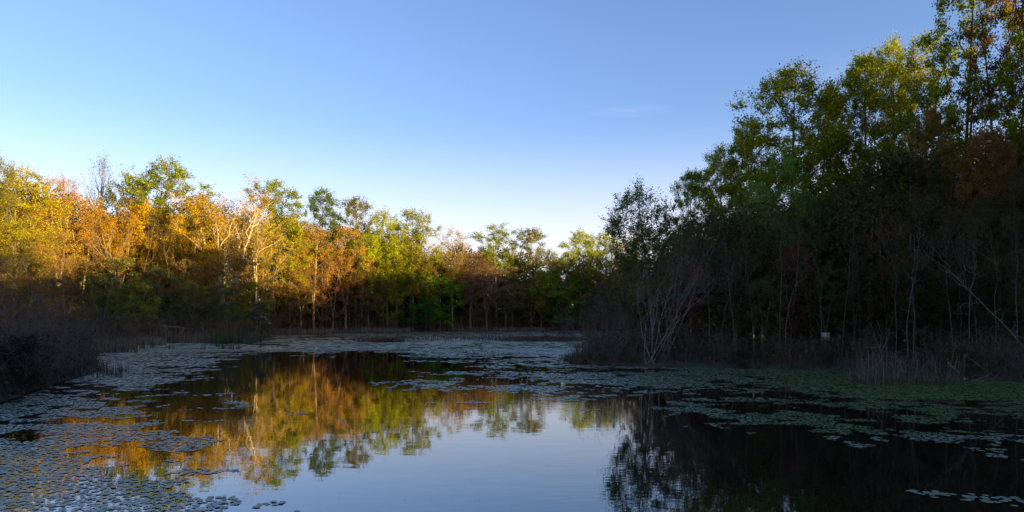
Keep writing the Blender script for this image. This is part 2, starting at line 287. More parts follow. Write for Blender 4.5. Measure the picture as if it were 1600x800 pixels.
def clump_tree(seed, H=20, base=.35, Rad=3.6, r0=.2, nc=80, rc=.75, lv=110, ls=.2, lw=.65, top=2.2, wid=.55, lean=0., tall=1.25, gap=.55, twigs=9, outer=.45, rise=.75, flat=0., bare=0., forks=1, crook=.03, sub=True, shape=None):
    """a crown of separate leaf clumps filling a rounded envelope, each clump carried by a limb that climbs to it from the trunk"""
    rng = np.random.default_rng(seed); zb = base*H; ph1, ph2 = rng.uniform(0, 6.28, 2)
    def w(u, az):
        lo_ = .4+.6*np.sin(math.pi/2*np.clip(u/wid, 0, 1)); hi_ = np.clip(1-(np.clip((u-wid)/(1-wid), 0, 1))**top, 0, 1)**.5
        return Rad*np.where(u < wid, lo_, hi_)*(1+.16*np.sin(2*az+ph1)+.12*np.sin(3*az+ph2+u*5))
    C_ = []; tries = 0
    while len(C_) < nc and tries < nc*60:
        tries += 1; u = rng.uniform(0, 1)**.85; az = rng.uniform(0, 6.283); rr = max(w(np.array(u), az)-rc*.5, .05)*rng.uniform(0, 1)**outer
        p = np.array([rr*math.cos(az)+lean*H*(base+u*(1-base))**1.3, rr*math.sin(az), zb+(H-zb-rc*.7)*u])
        if all(((p-c)**2).sum() > (gap*rc*2*.8)**2 for c in C_): C_.append(p)
    C_ = np.array(C_)
    n = 14; s = np.linspace(0, 1, n); trunks = []
    for q in range(forks):
        az = q*6.283/max(forks, 1)+rng.uniform(-.4, .4); f = 0 if forks == 1 else .10*H; s2 = np.clip((s-.25)/.75, 0, 1)
        P = np.stack([lean*H*s**1.3+f*math.cos(az)*s2, f*math.sin(az)*s2, (H-rc*1.2)*s*(1 if q == 0 else rng.uniform(.75, .95))], 1); wb = np.cumsum(rng.normal(0, crook*H/n, (n, 3)), 0)*s[:, None]; wb[:, 2] = 0; trunks.append(P+wb)
    nodes = np.concatenate(trunks); par = np.concatenate([np.arange(n)-1+k*n for k in range(forks)]); par[::n] = -1; ntr = len(nodes); nodes = list(nodes); par = list(par); limbs = []
    order = np.argsort(np.hypot(C_[:, 0]-lean*H*(C_[:, 2]/H)**1.3, C_[:, 1])+rng.uniform(0, .6, len(C_)))
    ends = []
    for ci in order:
        c = C_[ci]; A_ = np.array(nodes); dv = c-A_; dh = np.hypot(dv[:, 0], dv[:, 1]); dz = dv[:, 2]
        cost = np.sqrt((dv**2).sum(1))+np.where(dz < rise*dh, (rise*dh-dz)*1.6, 0)+.02*np.arange(len(A_))/len(A_)+np.where(A_[:, 2] < zb*.8, 3, 0)
        k = int(np.argmin(cost)); a = A_[k]; b = (a+c)/2+np.array([0, 0, -.12*dh[k]])+rng.normal(0, .05, 3)*np.linalg.norm(c-a)
        t = np.linspace(0, 1, 5)[:, None]; P = (1-t)**2*a+2*t*(1-t)*b+t*t*c; P[1:4] += rng.normal(0, .02, (3, 3))*np.linalg.norm(c-a); last = k; ids = [k]
        for pt in P[1:]: nodes.append(pt); par.append(last); last = len(nodes)-1; ids.append(last)
        limbs.append((P, ids)); ends.append(last)
    cnt = np.zeros(len(nodes))
    for e in ends:
        k = e
        while k >= 0: cnt[k] += 1; k = par[k]
    rad = lambda c: np.maximum(r0*(np.asarray(c)/nc)**.55*.8, .012)
    wood = MB(); tp = np.array(trunks); tr = []
    for q in range(forks):
        c_ = cnt[q*n:(q+1)*n]; tr.append(np.maximum(rad(np.maximum(c_, 1)), r0*.9*(1-s)**.9+.01)*(1+.5*np.exp(-s*22)))
    wood.tubes(tp, np.array(tr), 8)
    wood.tubes(np.array([l[0] for l in limbs]), np.array([np.minimum(rad(cnt[l[1]]), rad(cnt[l[1][1]])*1.05) for l in limbs]), 5)
    m = len(C_); idx = np.repeat(np.arange(m), twigs); d = rng.normal(0, 1, (len(idx), 3)); d[:, 2] = d[:, 2]*.8+.5; d /= np.linalg.norm(d, axis=1, keepdims=True)
    sc = rng.uniform(.65, 1.3, m); L_ = (rc*rng.uniform(.7, 1.25, len(idx))*sc[idx])[:, None]*np.array([[1, 1, tall]])
    t = np.linspace(0, 1, 4)[None, :, None]; base_ = C_[idx]-np.array([0, 0, .35*rc])*rng.uniform(0, 1, (len(idx), 1)); TP = base_[:, None]+d[:, None]*L_[:, None]*t+np.array([0, 0, .15*rc])*t*t+np.cumsum(rng.normal(0, .04*rc, (len(idx), 4, 3)), 1)*(t > 0)
    wood.tubes(TP, np.linspace(.011, .004, 4)[None]*np.ones((len(idx), 1)), 3)
    per = max(1, lv//twigs); keep = rng.uniform(size=len(idx)) > bare; T3 = TP[keep]; jj = np.repeat(np.arange(len(T3)), per); tt = rng.uniform(.15, 1.08, len(jj))*2.999; k = np.minimum(tt.astype(int), 2); fr = (tt-k)[:, None]
    pos = T3[jj, k]*(1-fr)+T3[jj, k+1]*fr+rng.normal(0, .17*rc, (len(jj), 3)); lf = MB(); lf.leaves(pos, ls, ls*lw, rng, flat)
    cc = np.median(pos[:, :2], 0)*(0 if lean == 0 else 1); wd = 2*np.percentile(np.hypot(*(pos[:, :2]-cc).T), 95)
    return wood.mesh('trunk', BARK, True), lf.mesh('crown', LEAF), wd, np.percentile(pos[:, 2], 99.8)
PROTO = {}
def proto(k, v): PROTO.setdefault(k, []).append(v)
print_w = lambda: [print('PW', k, [(round(v[2], 1), round(v[3], 1)) for v in vs]) for k, vs in PROTO.items()]
for q in range(4): proto('tulip', clump_tree(100+q, base=.42, Rad=3.6, nc=80, rc=.8, lv=210, ls=.17, tall=1.1, outer=.5, gap=.5, r0=.2))
for q in range(2): proto('lolly', clump_tree(110+q, base=.55, Rad=3.6, nc=56, rc=.8, lv=210, ls=.17, tall=1.1, r0=.2, wid=.5))
for q in range(4): proto('dome', clump_tree(120+q, base=.28, Rad=4.8, nc=110, rc=.95, lv=230, ls=.18, r0=.24, top=2.0, tall=1.0, outer=.4))
for q in range(3): proto('vase', make_tree(140+q, base=.33, stems=5, fork=.2+.05*q, fan=.17, prim=44, sec=7, lv=14, ls=.16, lo=40, hi=25, Rad=2.9, r0=.24, spread=.28, bare=.2, crook=.035))
for q in range(2): proto('spire', make_tree(160+q, base=.3, Rad=1.7, lo=40, hi=18, prim=34, lv=1, ls=.16, bare=.5, r0=.16, up=.3))
for q in range(4): proto('sparse', clump_tree(180+q, base=.34, Rad=4.0, nc=85, rc=.95, lv=140, ls=.15, r0=.2, forks=2, twigs=14, tall=1.15, bare=.1, crook=.05, top=1.7))
for q in range(4): proto('under', clump_tree(200+q, H=9, base=.15, Rad=3.0, nc=66, rc=.55, lv=160, ls=.13, r0=.1, forks=2, tall=.9, rise=.4, flat=.3, crook=.06, top=1.8))
for q in range(3): proto('layered', make_tree(220+q, H=10, base=.12, envf=domed(3.1, .12, .6), lo=85, hi=45, prim=22, sec=8, twig=5, lv=11, ls=.21, spread=.16, r0=.1, up=-.02, upt=-.05, wob=.05, flat=.75))
for q in range(3): proto('shrub', make_tree(240+q, H=4, base=.1, Rad=1.0, lo=50, hi=25, prim=36, sec=6, twig=4, lv=5, ls=.12, spread=.13, r0=.035, stems=6, fan=.28, wob=.07))
for q in range(4): proto('bareshrub', make_tree(260+q, H=4, base=.12, Rad=1.0, lo=45, hi=20, prim=54, sec=5, twig=4, lv=1, ls=.06, spread=.06, r0=.03, stems=11, fan=.34, wob=.10, bare=.3, twig_r=.0035, crook=.08))
# nearer kinds for the right shore: finer leaves, more of them
for q in range(5): proto('tulipN', clump_tree(300+q, base=.34, Rad=3.7, nc=150, rc=.68, lv=270, ls=.14, r0=.19, twigs=11, tall=1.1, gap=.45, outer=.55))
for q in range(3): proto('tallN', clump_tree(320+q, base=.36, Rad=3.3, nc=95, rc=.62, lv=210, ls=.15, r0=.2, twigs=11, tall=1.1, gap=.65, crook=.05, forks=2))
for q in range(3): proto('domeN', clump_tree(330+q, base=.22, Rad=4.2, nc=140, rc=.7, lv=230, ls=.14, r0=.2, twigs=11, tall=1.0, outer=.42, forks=2, top=1.9))
for q in range(2): proto('feather', clump_tree(340+q, H=12, base=.3, Rad=2.7, nc=95, rc=.55, lv=190, ls=.14, lw=.45, r0=.1, twigs=12, tall=1.7, gap=.75, lean=-.08))
for q in range(4): proto('underN', clump_tree(350+q, H=9, base=.18, Rad=2.8, nc=70, rc=.5, lv=150, ls=.11, r0=.07, forks=2, tall=.9, rise=.4, flat=.3, crook=.06, top=1.8))
for q in range(5): proto('pole', make_tree(360+q, H=11, base=.5, Rad=1.5, lo=65, hi=25, prim=9, sec=4, twig=4, lv=7, ls=.11, spread=.25, r0=.045, dead=9, crook=.12, wob=.10, twig_r=.003, lean=[.10, -.14, .03, -.05, .18][q]))
for q in range(2): proto('fan', make_tree(370+q, H=6.5, base=.35, Rad=1.4, lo=45, hi=20, prim=24, sec=6, twig=5, lv=2, ls=.08, spread=.1, r0=.033, stems=6, fan=.3, lean=.22, crook=.08, bare=.2, dead=4, wob=.1, twig_r=.003))
proto('leaner', make_tree(380, H=9, base=.45, Rad=1.4, lo=45, hi=20, prim=8, sec=4, twig=3, lv=2, ls=.1, spread=.1, r0=.045, lean=-.62, crook=.07, dead=5, wob=.1, twig_r=.003))
rg = np.random.default_rng(7); KC = {}
def plant(name, kind, x, y, H, Wd, col, bark, label, cat, group=None, rz=None, pv=None, partnames=None):
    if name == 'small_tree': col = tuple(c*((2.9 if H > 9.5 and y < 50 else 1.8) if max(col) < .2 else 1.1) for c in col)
    k = KC.get(kind, 0) if pv is None else pv; KC[kind] = KC.get(kind, 0)+1
    wood, crown, pw, ph = PROTO[kind][k % len(PROTO[kind])]
    e = link(name, None, None, (x, y, float(gh(x, y))-.03)); e.empty_display_size = .3
    sz = H/ph; sx = min(max(Wd/pw, sz*.6), sz*1.5)
    e.scale = (sx, sx, sz); e.rotation_euler.z = rg.uniform(0, 6.28) if rz is None else rz
    tag(e, label, cat, group)
    a, b = partnames or ('trunk', 'crown')
    link(a, wood, e, color=bark); link(b, crown, e, color=col)
    return e

# colours of spring leaves and bark
GRN, DGRN, YGRN, GOLD, ORNG, RUST, OLIV, RED, PEACH, BRN, VIV = (.20, .25, .006), (.08, .13, .010), (.30, .34, .006), (.42, .275, .004), (.42, .23, .005), (.16, .085, .012), (.17, .17, .008), (.075, .020, .010), (.40, .27, .02), (.10, .066, .018), (.13, .40, .008)
PALE, GREY, DARK, TAN = (.42, .34, .22), (.13, .105, .08), (.04, .032, .024), (.24, .18, .11)

# ---- skyline trees of the left and far wood: px, top row, distance, width px, kind, leaf, bark, label, short name
LAND = []
def sky_tree(px, py, d, wpx, kind, col, bark, label, short, rz=None):
    while float(pond(gx(px, d), d)) < 1.5: d += 1
    x = gx(px, d); g = float(gh(x, d)); H = hz(py, d)-g
    plant('tree' if kind != 'spire' else 'bare_tree', kind, x, d, H, wpx/F*d, col, bark, label, 'tree', 'tall trees of the far wood' if d > 52 else 'tall trees of the near right wood', rz)
    LAND.append((px, d, short))
for a in [
    (-12, 232, 62, 90, 'sparse', OLIV, GREY, 'thin crowned tree cut by the left edge of the picture', 'the tree cut by the left edge'),
    (24, 258, 66, 120, 'dome', (.38, .33, .006), GREY, 'full yellow-green tree beside the left edge, lit by low sun', 'the yellow-green tree by the left edge'),
    (90, 274, 74, 100, 'sparse', ORNG, TAN, 'loose orange crowned tree left of the bare pointed treetop', 'the loose orange tree'),
    (153, 238, 86, 56, 'spire', BRN, GREY, 'bare narrow pointed treetop rising alone above the left wood', 'the bare pointed treetop'),
    (206, 272, 84, 96, 'dome', OLIV, GREY, 'brownish olive tree between the bare pointed top and the dark green dome', 'the olive-brown skyline tree'),
    (270, 248, 84, 115, 'tulip', GRN, TAN, 'tallest round-topped green tree of the left wood, on a straight trunk', 'the tallest round-topped left tree'),
    (352, 280, 80, 135, 'vase', GOLD, PALE, 'golden tree with several bare sunlit pale limbs forking upward', 'the golden forked tree'),
    (426, 281, 88, 92, 'tulip', GRN, GREY, 'green dome-crowned tree just right of the golden forked tree', 'the green dome beside the forked tree'),
    (503, 294, 92, 74, 'tulip', DGRN, GREY, 'narrow dark green domed tree mid left wood', 'the narrow dark green dome'),
    (556, 307, 96, 62, 'lolly', OLIV, GREY, 'see-through grey-green crown with sky showing between its branches', 'the see-through grey-green crown'),
    (598, 327, 98, 74, 'dome', YGRN, GREY, 'yellow-green tree left of the wide green-gold dome', 'the yellow-green middle tree'),
    (645, 327, 99, 88, 'dome', (.26, .28, .008), GREY, 'wide green-gold dome where the left wood steps down', 'the wide green-gold dome'),
    (706, 357, 108, 76, 'sparse', PEACH, TAN, 'peach coloured fine-twigged tree between green dome and lollipop tree', 'the peach coloured tree'),
    (776, 349, 118, 72, 'lolly', GRN, TAN, 'lollipop shaped green tree on a tall bare trunk at the far end', 'the lollipop tree'),
    (829, 356, 120, 62, 'lolly', OLIV, TAN, 'slim open tree on a straight trunk right of the lollipop tree', 'the slim open far tree'),
    (862, 388, 140, 40, 'sparse', PEACH, GREY, 'small pale tree low in the skyline notch at the far end', 'the small pale tree in the notch'),
    (906, 358, 130, 84, 'dome', YGRN, GREY, 'broad bright yellow-green tree at the right of the far wood', 'the broad bright far tree'),
    (948, 362, 133, 62, 'dome', YGRN, GREY, 'smaller yellow-green tree touching the broad bright one on its right', 'the smaller bright far tree'),
    (988, 368, 128, 54, 'sparse', PEACH, GREY, 'pale golden treetop half hidden where far wood meets right wood', 'the pale treetop behind the right wood'),
    # right wood
    (1022, 284, 36, 140, 'feather', DGRN, GREY, 'feathery blue-green tree leaning out at the left end of the right wood', 'the feathery leaning tree'),
    (1080, 266, 46, 64, 'tulipN', GRN, GREY, 'pointed green tree right behind the feathery leaning one', 'the pointed green tree'),
    (1126, 228, 50, 100, 'tulipN', YGRN, GREY, 'sunlit yellow-green crown left of the steep green one', 'the sunlit yellow-green crown'),
    (1174, 186, 48, 100, 'tulipN', GRN, GREY, 'steep sided green tree against the big dome', 'the steep sided green tree'),
    (1236, 106, 43, 185, 'tulipN', (.26, .28, .008), GREY, 'big dome-crowned tree with golden top, tallest middle of right wood', 'the big golden-topped dome'),
    (1296, 134, 46, 110, 'tulipN', OLIV, GREY, 'thinner crown joined to the right side of the big dome', 'the thinner crown beside the big dome'),
    (1350, 86, 43, 125, 'tulipN', (.22, .26, .008), GREY, 'airy tree just past the sky gap right of the big dome', 'the airy tree past the gap'),
    (1398, 60, 44, 105, 'tulipN', (.26, .29, .008), GREY, 'yellow-flecked green tree left of the two tallest trees', 'the yellow-flecked tree'),
    (1440, 56, 41, 105, 'domeN', (.28, .30, .008), GREY, 'bushy yellow-green tree touching the dark-stemmed tall tree', 'the bushy yellow-green tree'),
    (1504, -26, 38, 140, 'tallN', GRN, DARK, 'very tall open tree with forked dark stem near the right edge', 'the tall dark-stemmed tree'),
    (1572, -46, 36, 110, 'tallN', (.20, .12, .012), DARK, 'tall rusty tinged tree at the right edge, top out of frame', 'the rusty tall tree'),
    (1640, -70, 34, 120, 'tallN', GRN, DARK, 'tall green tree cut by the right edge of the picture', 'the tree cut by the right edge'),
]: sky_tree(*a)

# ---- lower trees and shrubs: labelled by their look and the nearest landmark tree
USED = set()
def near_label(look, px, d, pool=None):
    ls = sorted(LAND, key=lambda L: abs(L[0]-px)+abs(L[1]-d)*1.5)
    for L in ls[:6]:
        dx = px-L[0]; rel = 'in front of' if abs(dx) < 22 else ('left of' if dx < 0 else 'right of')
        s = f'{look} {rel} {L[2]}'
        if s not in USED and len(s.split()) <= 16: USED.add(s); return s
    a = ls[0]; s = f'{look}, the farther one by {a[2]}'
    USED.add(s); return s
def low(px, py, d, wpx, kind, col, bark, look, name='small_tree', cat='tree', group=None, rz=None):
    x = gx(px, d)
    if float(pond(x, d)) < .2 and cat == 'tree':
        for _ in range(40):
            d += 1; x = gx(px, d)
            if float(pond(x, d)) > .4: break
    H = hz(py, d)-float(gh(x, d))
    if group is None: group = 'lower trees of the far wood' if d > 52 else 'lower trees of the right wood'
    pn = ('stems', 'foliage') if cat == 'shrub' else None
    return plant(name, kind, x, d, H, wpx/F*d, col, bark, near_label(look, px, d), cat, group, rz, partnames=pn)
for a in [  # left and far wood, middle storey
    (60, 318, 68, 110, 'sparse', GOLD, TAN, 'golden loose-crowned lower tree'), (128, 300, 78, 100, 'sparse', (.48, .28, .01), TAN, 'gold-orange middle tree'),
    (182, 306, 78, 100, 'vase', ORNG, TAN, 'orange tree with sunlit forked stem'), (232, 318, 80, 90, 'dome', GOLD, GREY, 'golden rounded middle tree'),
    (305, 312, 78, 90, 'dome', (.40, .26, .01), GREY, 'gold-brown rounded tree'), (400, 322, 82, 90, 'sparse', GOLD, PALE, 'gold tree with pale limbs'),
    (452, 336, 86, 90, 'dome', (.30, .26, .01), GREY, 'yellow-olive rounded tree'), (490, 350, 86, 84, 'sparse', ORNG, TAN, 'bright orange budding tree'),
    (540, 352, 90, 80, 'sparse', ORNG, TAN, 'orange fine-twigged tree'), (575, 362, 92, 70, 'dome', YGRN, GREY, 'yellow-green rounded lower tree'),
    (620, 365, 94, 80, 'dome', (.28, .28, .01), GREY, 'green-gold rounded lower tree'), (672, 378, 98, 70, 'sparse', GOLD, GREY, 'golden lower tree'),
    (735, 392, 106, 80, 'sparse', (.16, .08, .03), GREY, 'brown-red budding tree'), (760, 410, 112, 70, 'sparse', (.15, .09, .04), TAN, 'tan twiggy tree'),
    (800, 415, 114, 70, 'dome', (.13, .11, .03), GREY, 'olive-tan lower tree'), (845, 420, 116, 60, 'dome', OLIV, GREY, 'olive lower tree'),
    (885, 400, 118, 76, 'dome', (.12, .11, .02), GREY, 'olive-gold lower tree'), (930, 400, 116, 80, 'sparse', (.2, .1, .03), GREY, 'orange-tan lower tree'),
    (968, 405, 112, 70, 'sparse', (.2, .09, .04), GREY, 'pinkish lower tree'), (20, 345, 60, 110, 'dome', (.26, .22, .008), GREY, 'olive lower tree'),
    (75, 380, 60, 110, 'sparse', RUST, GREY, 'rust-brown lower tree'), (5, 400, 50, 120, 'sparse', BRN, GREY, 'dull brown thin tree'),
    (125, 402, 66, 90, 'under', BRN, GREY, 'brown twiggy small tree'), (185, 400, 64, 110, 'under', (.10, .10, .015), GREY, 'olive-green bushy small tree'),
    (160, 425, 60, 100, 'under', (.07, .09, .02), GREY, 'green bushy small tree'), (245, 412, 66, 90, 'under', (.075, .09, .02), GREY, 'leafy green small tree'),
    (290, 405, 70, 80, 'under', BRN, GREY, 'brown budding small tree'), (330, 412, 72, 90, 'under', RUST, GREY, 'rusty small tree'),
    (375, 400, 76, 80, 'under', RUST, GREY, 'rust-red small tree'), (352, 440, 70, 80, 'under', (.06, .085, .02), GREY, 'low green small tree'),
    (430, 395, 80, 80, 'under', (.12, .06, .02), GREY, 'rusty twiggy small tree'), (470, 400, 84, 80, 'sparse', RUST, GREY, 'rust-brown slender tree'),
    (520, 400, 86, 80, 'under', (.12, .055, .02), TAN, 'rusty thin small tree'), (565, 398, 90, 80, 'under', (.12, .06, .02), GREY, 'rust coloured small tree'),
    (605, 410, 92, 70, 'under', OLIV, GREY, 'olive small tree'), (450, 440, 78, 70, 'under', BRN, GREY, 'dull brown small tree'),
    (500, 440, 82, 80, 'under', (.06, .06, .02), GREY, 'dark olive small tree'), (560, 445, 86, 80, 'under', (.06, .06, .02), GREY, 'dark olive-brown small tree'),
    (640, 415, 92, 80, 'layered', (.05, .11, .018), GREY, 'green tree with layered boughs'), (688, 420, 94, 110, 'layered', VIV, GREY, 'vivid green tree with wide layered boughs'),
    (665, 455, 90, 70, 'layered', (.05, .12, .015), GREY, 'low vivid green layered tree'), (740, 440, 104, 60, 'under', BRN, GREY, 'brown thin small tree'),
    (790, 450, 108, 70, 'under', (.06, .06, .02), GREY, 'dim olive small tree'), (832, 455, 110, 60, 'under', BRN, GREY, 'dim brown small tree'),
    (878, 425, 108, 80, 'layered', VIV, GREY, 'vivid green small tree'), (865, 460, 106, 60, 'layered', (.045, .12, .015), GREY, 'lowest vivid green tree'),
    (918, 440, 108, 70, 'under', (.06, .075, .02), GREY, 'green-brown small tree'), (955, 440, 104, 80, 'under', BRN, GREY, 'brown small tree'),
    (400, 440, 74, 60, 'under', OLIV, GREY, 'olive thin small tree'), (215, 440, 62, 90, 'under', OLIV, GREY, 'low olive small tree'),
    (300, 440, 68, 90, 'under', (.07, .085, .02), GREY, 'low green bushy tree'), (100, 430, 54, 110, 'under', BRN, GREY, 'low brown twiggy tree'), (40, 430, 46, 130, 'under', RUST, GREY, 'low rust-brown twiggy tree'),
]: low(*a)
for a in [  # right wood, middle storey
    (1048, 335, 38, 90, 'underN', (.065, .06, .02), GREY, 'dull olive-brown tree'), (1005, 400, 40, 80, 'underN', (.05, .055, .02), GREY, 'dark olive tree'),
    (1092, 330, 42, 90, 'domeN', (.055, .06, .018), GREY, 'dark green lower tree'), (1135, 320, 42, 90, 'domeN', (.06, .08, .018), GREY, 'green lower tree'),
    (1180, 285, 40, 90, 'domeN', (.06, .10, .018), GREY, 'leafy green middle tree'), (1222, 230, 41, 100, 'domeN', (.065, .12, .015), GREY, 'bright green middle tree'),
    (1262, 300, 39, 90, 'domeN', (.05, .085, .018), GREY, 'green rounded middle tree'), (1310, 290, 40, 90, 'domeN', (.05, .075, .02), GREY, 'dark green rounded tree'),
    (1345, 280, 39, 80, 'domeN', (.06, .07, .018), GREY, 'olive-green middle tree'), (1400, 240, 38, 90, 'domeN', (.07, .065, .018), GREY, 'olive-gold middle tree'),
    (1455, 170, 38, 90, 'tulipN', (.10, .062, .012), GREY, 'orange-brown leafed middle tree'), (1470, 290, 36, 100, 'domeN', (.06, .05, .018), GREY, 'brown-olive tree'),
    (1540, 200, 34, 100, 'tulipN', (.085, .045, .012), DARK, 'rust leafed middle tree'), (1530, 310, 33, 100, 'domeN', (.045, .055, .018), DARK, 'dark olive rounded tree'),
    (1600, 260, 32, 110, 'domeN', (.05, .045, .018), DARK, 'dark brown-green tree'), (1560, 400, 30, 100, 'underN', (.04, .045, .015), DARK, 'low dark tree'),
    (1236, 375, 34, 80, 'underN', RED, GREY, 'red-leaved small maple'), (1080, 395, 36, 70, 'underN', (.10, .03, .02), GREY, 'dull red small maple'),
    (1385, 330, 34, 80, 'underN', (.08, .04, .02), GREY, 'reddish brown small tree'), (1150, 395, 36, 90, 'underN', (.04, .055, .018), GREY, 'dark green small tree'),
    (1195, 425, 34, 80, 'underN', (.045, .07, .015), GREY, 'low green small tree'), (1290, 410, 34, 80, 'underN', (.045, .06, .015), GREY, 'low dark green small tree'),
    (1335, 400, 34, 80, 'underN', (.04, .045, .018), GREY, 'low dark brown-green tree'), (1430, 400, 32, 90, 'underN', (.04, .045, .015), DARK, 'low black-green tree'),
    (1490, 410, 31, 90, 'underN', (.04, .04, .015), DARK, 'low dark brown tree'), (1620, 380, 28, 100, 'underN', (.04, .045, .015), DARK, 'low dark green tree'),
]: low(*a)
# slender pale trunks along the right shore: px, top row, distance, lean variant
for px, py, d, pv, rz, look in [
    (1108, 330, 33, 1, 0, 'slender pale trunk curving to the left'), (1150, 350, 32, 1, .2, 'slender grey trunk tilting to the left'), (1218, 300, 33, 1, -.2, 'slim pale leaning trunk'),
    (1228, 340, 31, 2, 1, 'slim straight pale trunk'), (1268, 330, 34, 3, 2, 'slim grey trunk'), (1283, 350, 32, 2, 0, 'thin pale trunk by the square board'),
    (1315, 320, 33, 0, 3.1, 'thin grey trunk'), (1345, 340, 34, 3, 1, 'thin dim trunk'), (1419, 290, 29.5, 2, .3, 'whitish trunk, left one of a close pair'), (1427, 300, 29.8, 3, .7, 'whitish trunk, right one of a close pair'),
    (1400, 330, 31, 1, 0, 'thin trunk crossing behind the whitish pair'), (1490, 310, 30, 1, .1, 'slim grey trunk'), (1502, 330, 31, 0, 3, 'slim dim trunk'), (1512, 320, 29, 3, 2, 'slim pale trunk'),
    (1528, 330, 30, 2, 2, 'thin straight grey trunk'), (1556, 320, 28, 1, .3, 'thin crooked trunk'), (1180, 330, 34, 3, 0, 'thin dark trunk'), (1590, 330, 27, 0, 3, 'thin trunk'), (1128, 380, 35, 2, 1, 'thin dim trunk'),
    # and along the far shore
    (215, 330, 66, 3, 0, 'tall thin pale trunk'), (266, 350, 70, 2, 0, 'thin straight trunk'), (418, 350, 76, 0, 3.1, 'pale trunk leaning right'), (448, 360, 80, 1, 3.1, 'pale slanting trunk'), (462, 355, 80, 2, 0, 'grey upright trunk'),
    (545, 370, 86, 0, 0, 'thin trunk leaning right'), (630, 400, 93, 2, 0, 'short pale trunk'), (740, 400, 104, 2, 1, 'straight grey trunk'), (766, 400, 107, 3, 1, 'straight pale trunk'), (150, 340, 64, 0, 0, 'thin brown trunk'), (60, 370, 48, 1, 3, 'thin grey trunk'), (100, 360, 50, 0, 0, 'pale trunk slanting right'), (12, 380, 44, 3, 0, 'thin dim trunk')]:
    near = d < 50
    low(px, py, d, 60*30/d if near else 30, 'pole', (.06, .06, .02) if near else (.12, .08, .03), (.12, .108, .09) if near else (.17, .14, .10), look, 'slender_tree', group='slender pale trunks of the right shore' if near else 'slender trunks of the far wood', rz=rz)
x = gx(1018, 29.6)
plant('birch_clump', 'fan', x, 29.8, 5.6, 5.4, (.10, .05, .03), (.19, .17, .15), 'clump of bare whitish stems fanning up and right from the point', 'tree', rz=0)
x = gx(1034, 29.9)
plant('birch_clump', 'fan', x+.3, 30.4, 6.6, 5.0, (.10, .05, .03), (.15, .135, .12), 'taller fan of bare pale stems just behind the first white clump', 'tree', rz=.5, pv=1)
plant('leaning_tree', 'leaner', gx(1612, 27), 27, 4.9, 4.5, (.05, .05, .02), (.20, .18, .16), 'long bare pale trunk leaning steeply left near the right edge', 'tree', rz=0)

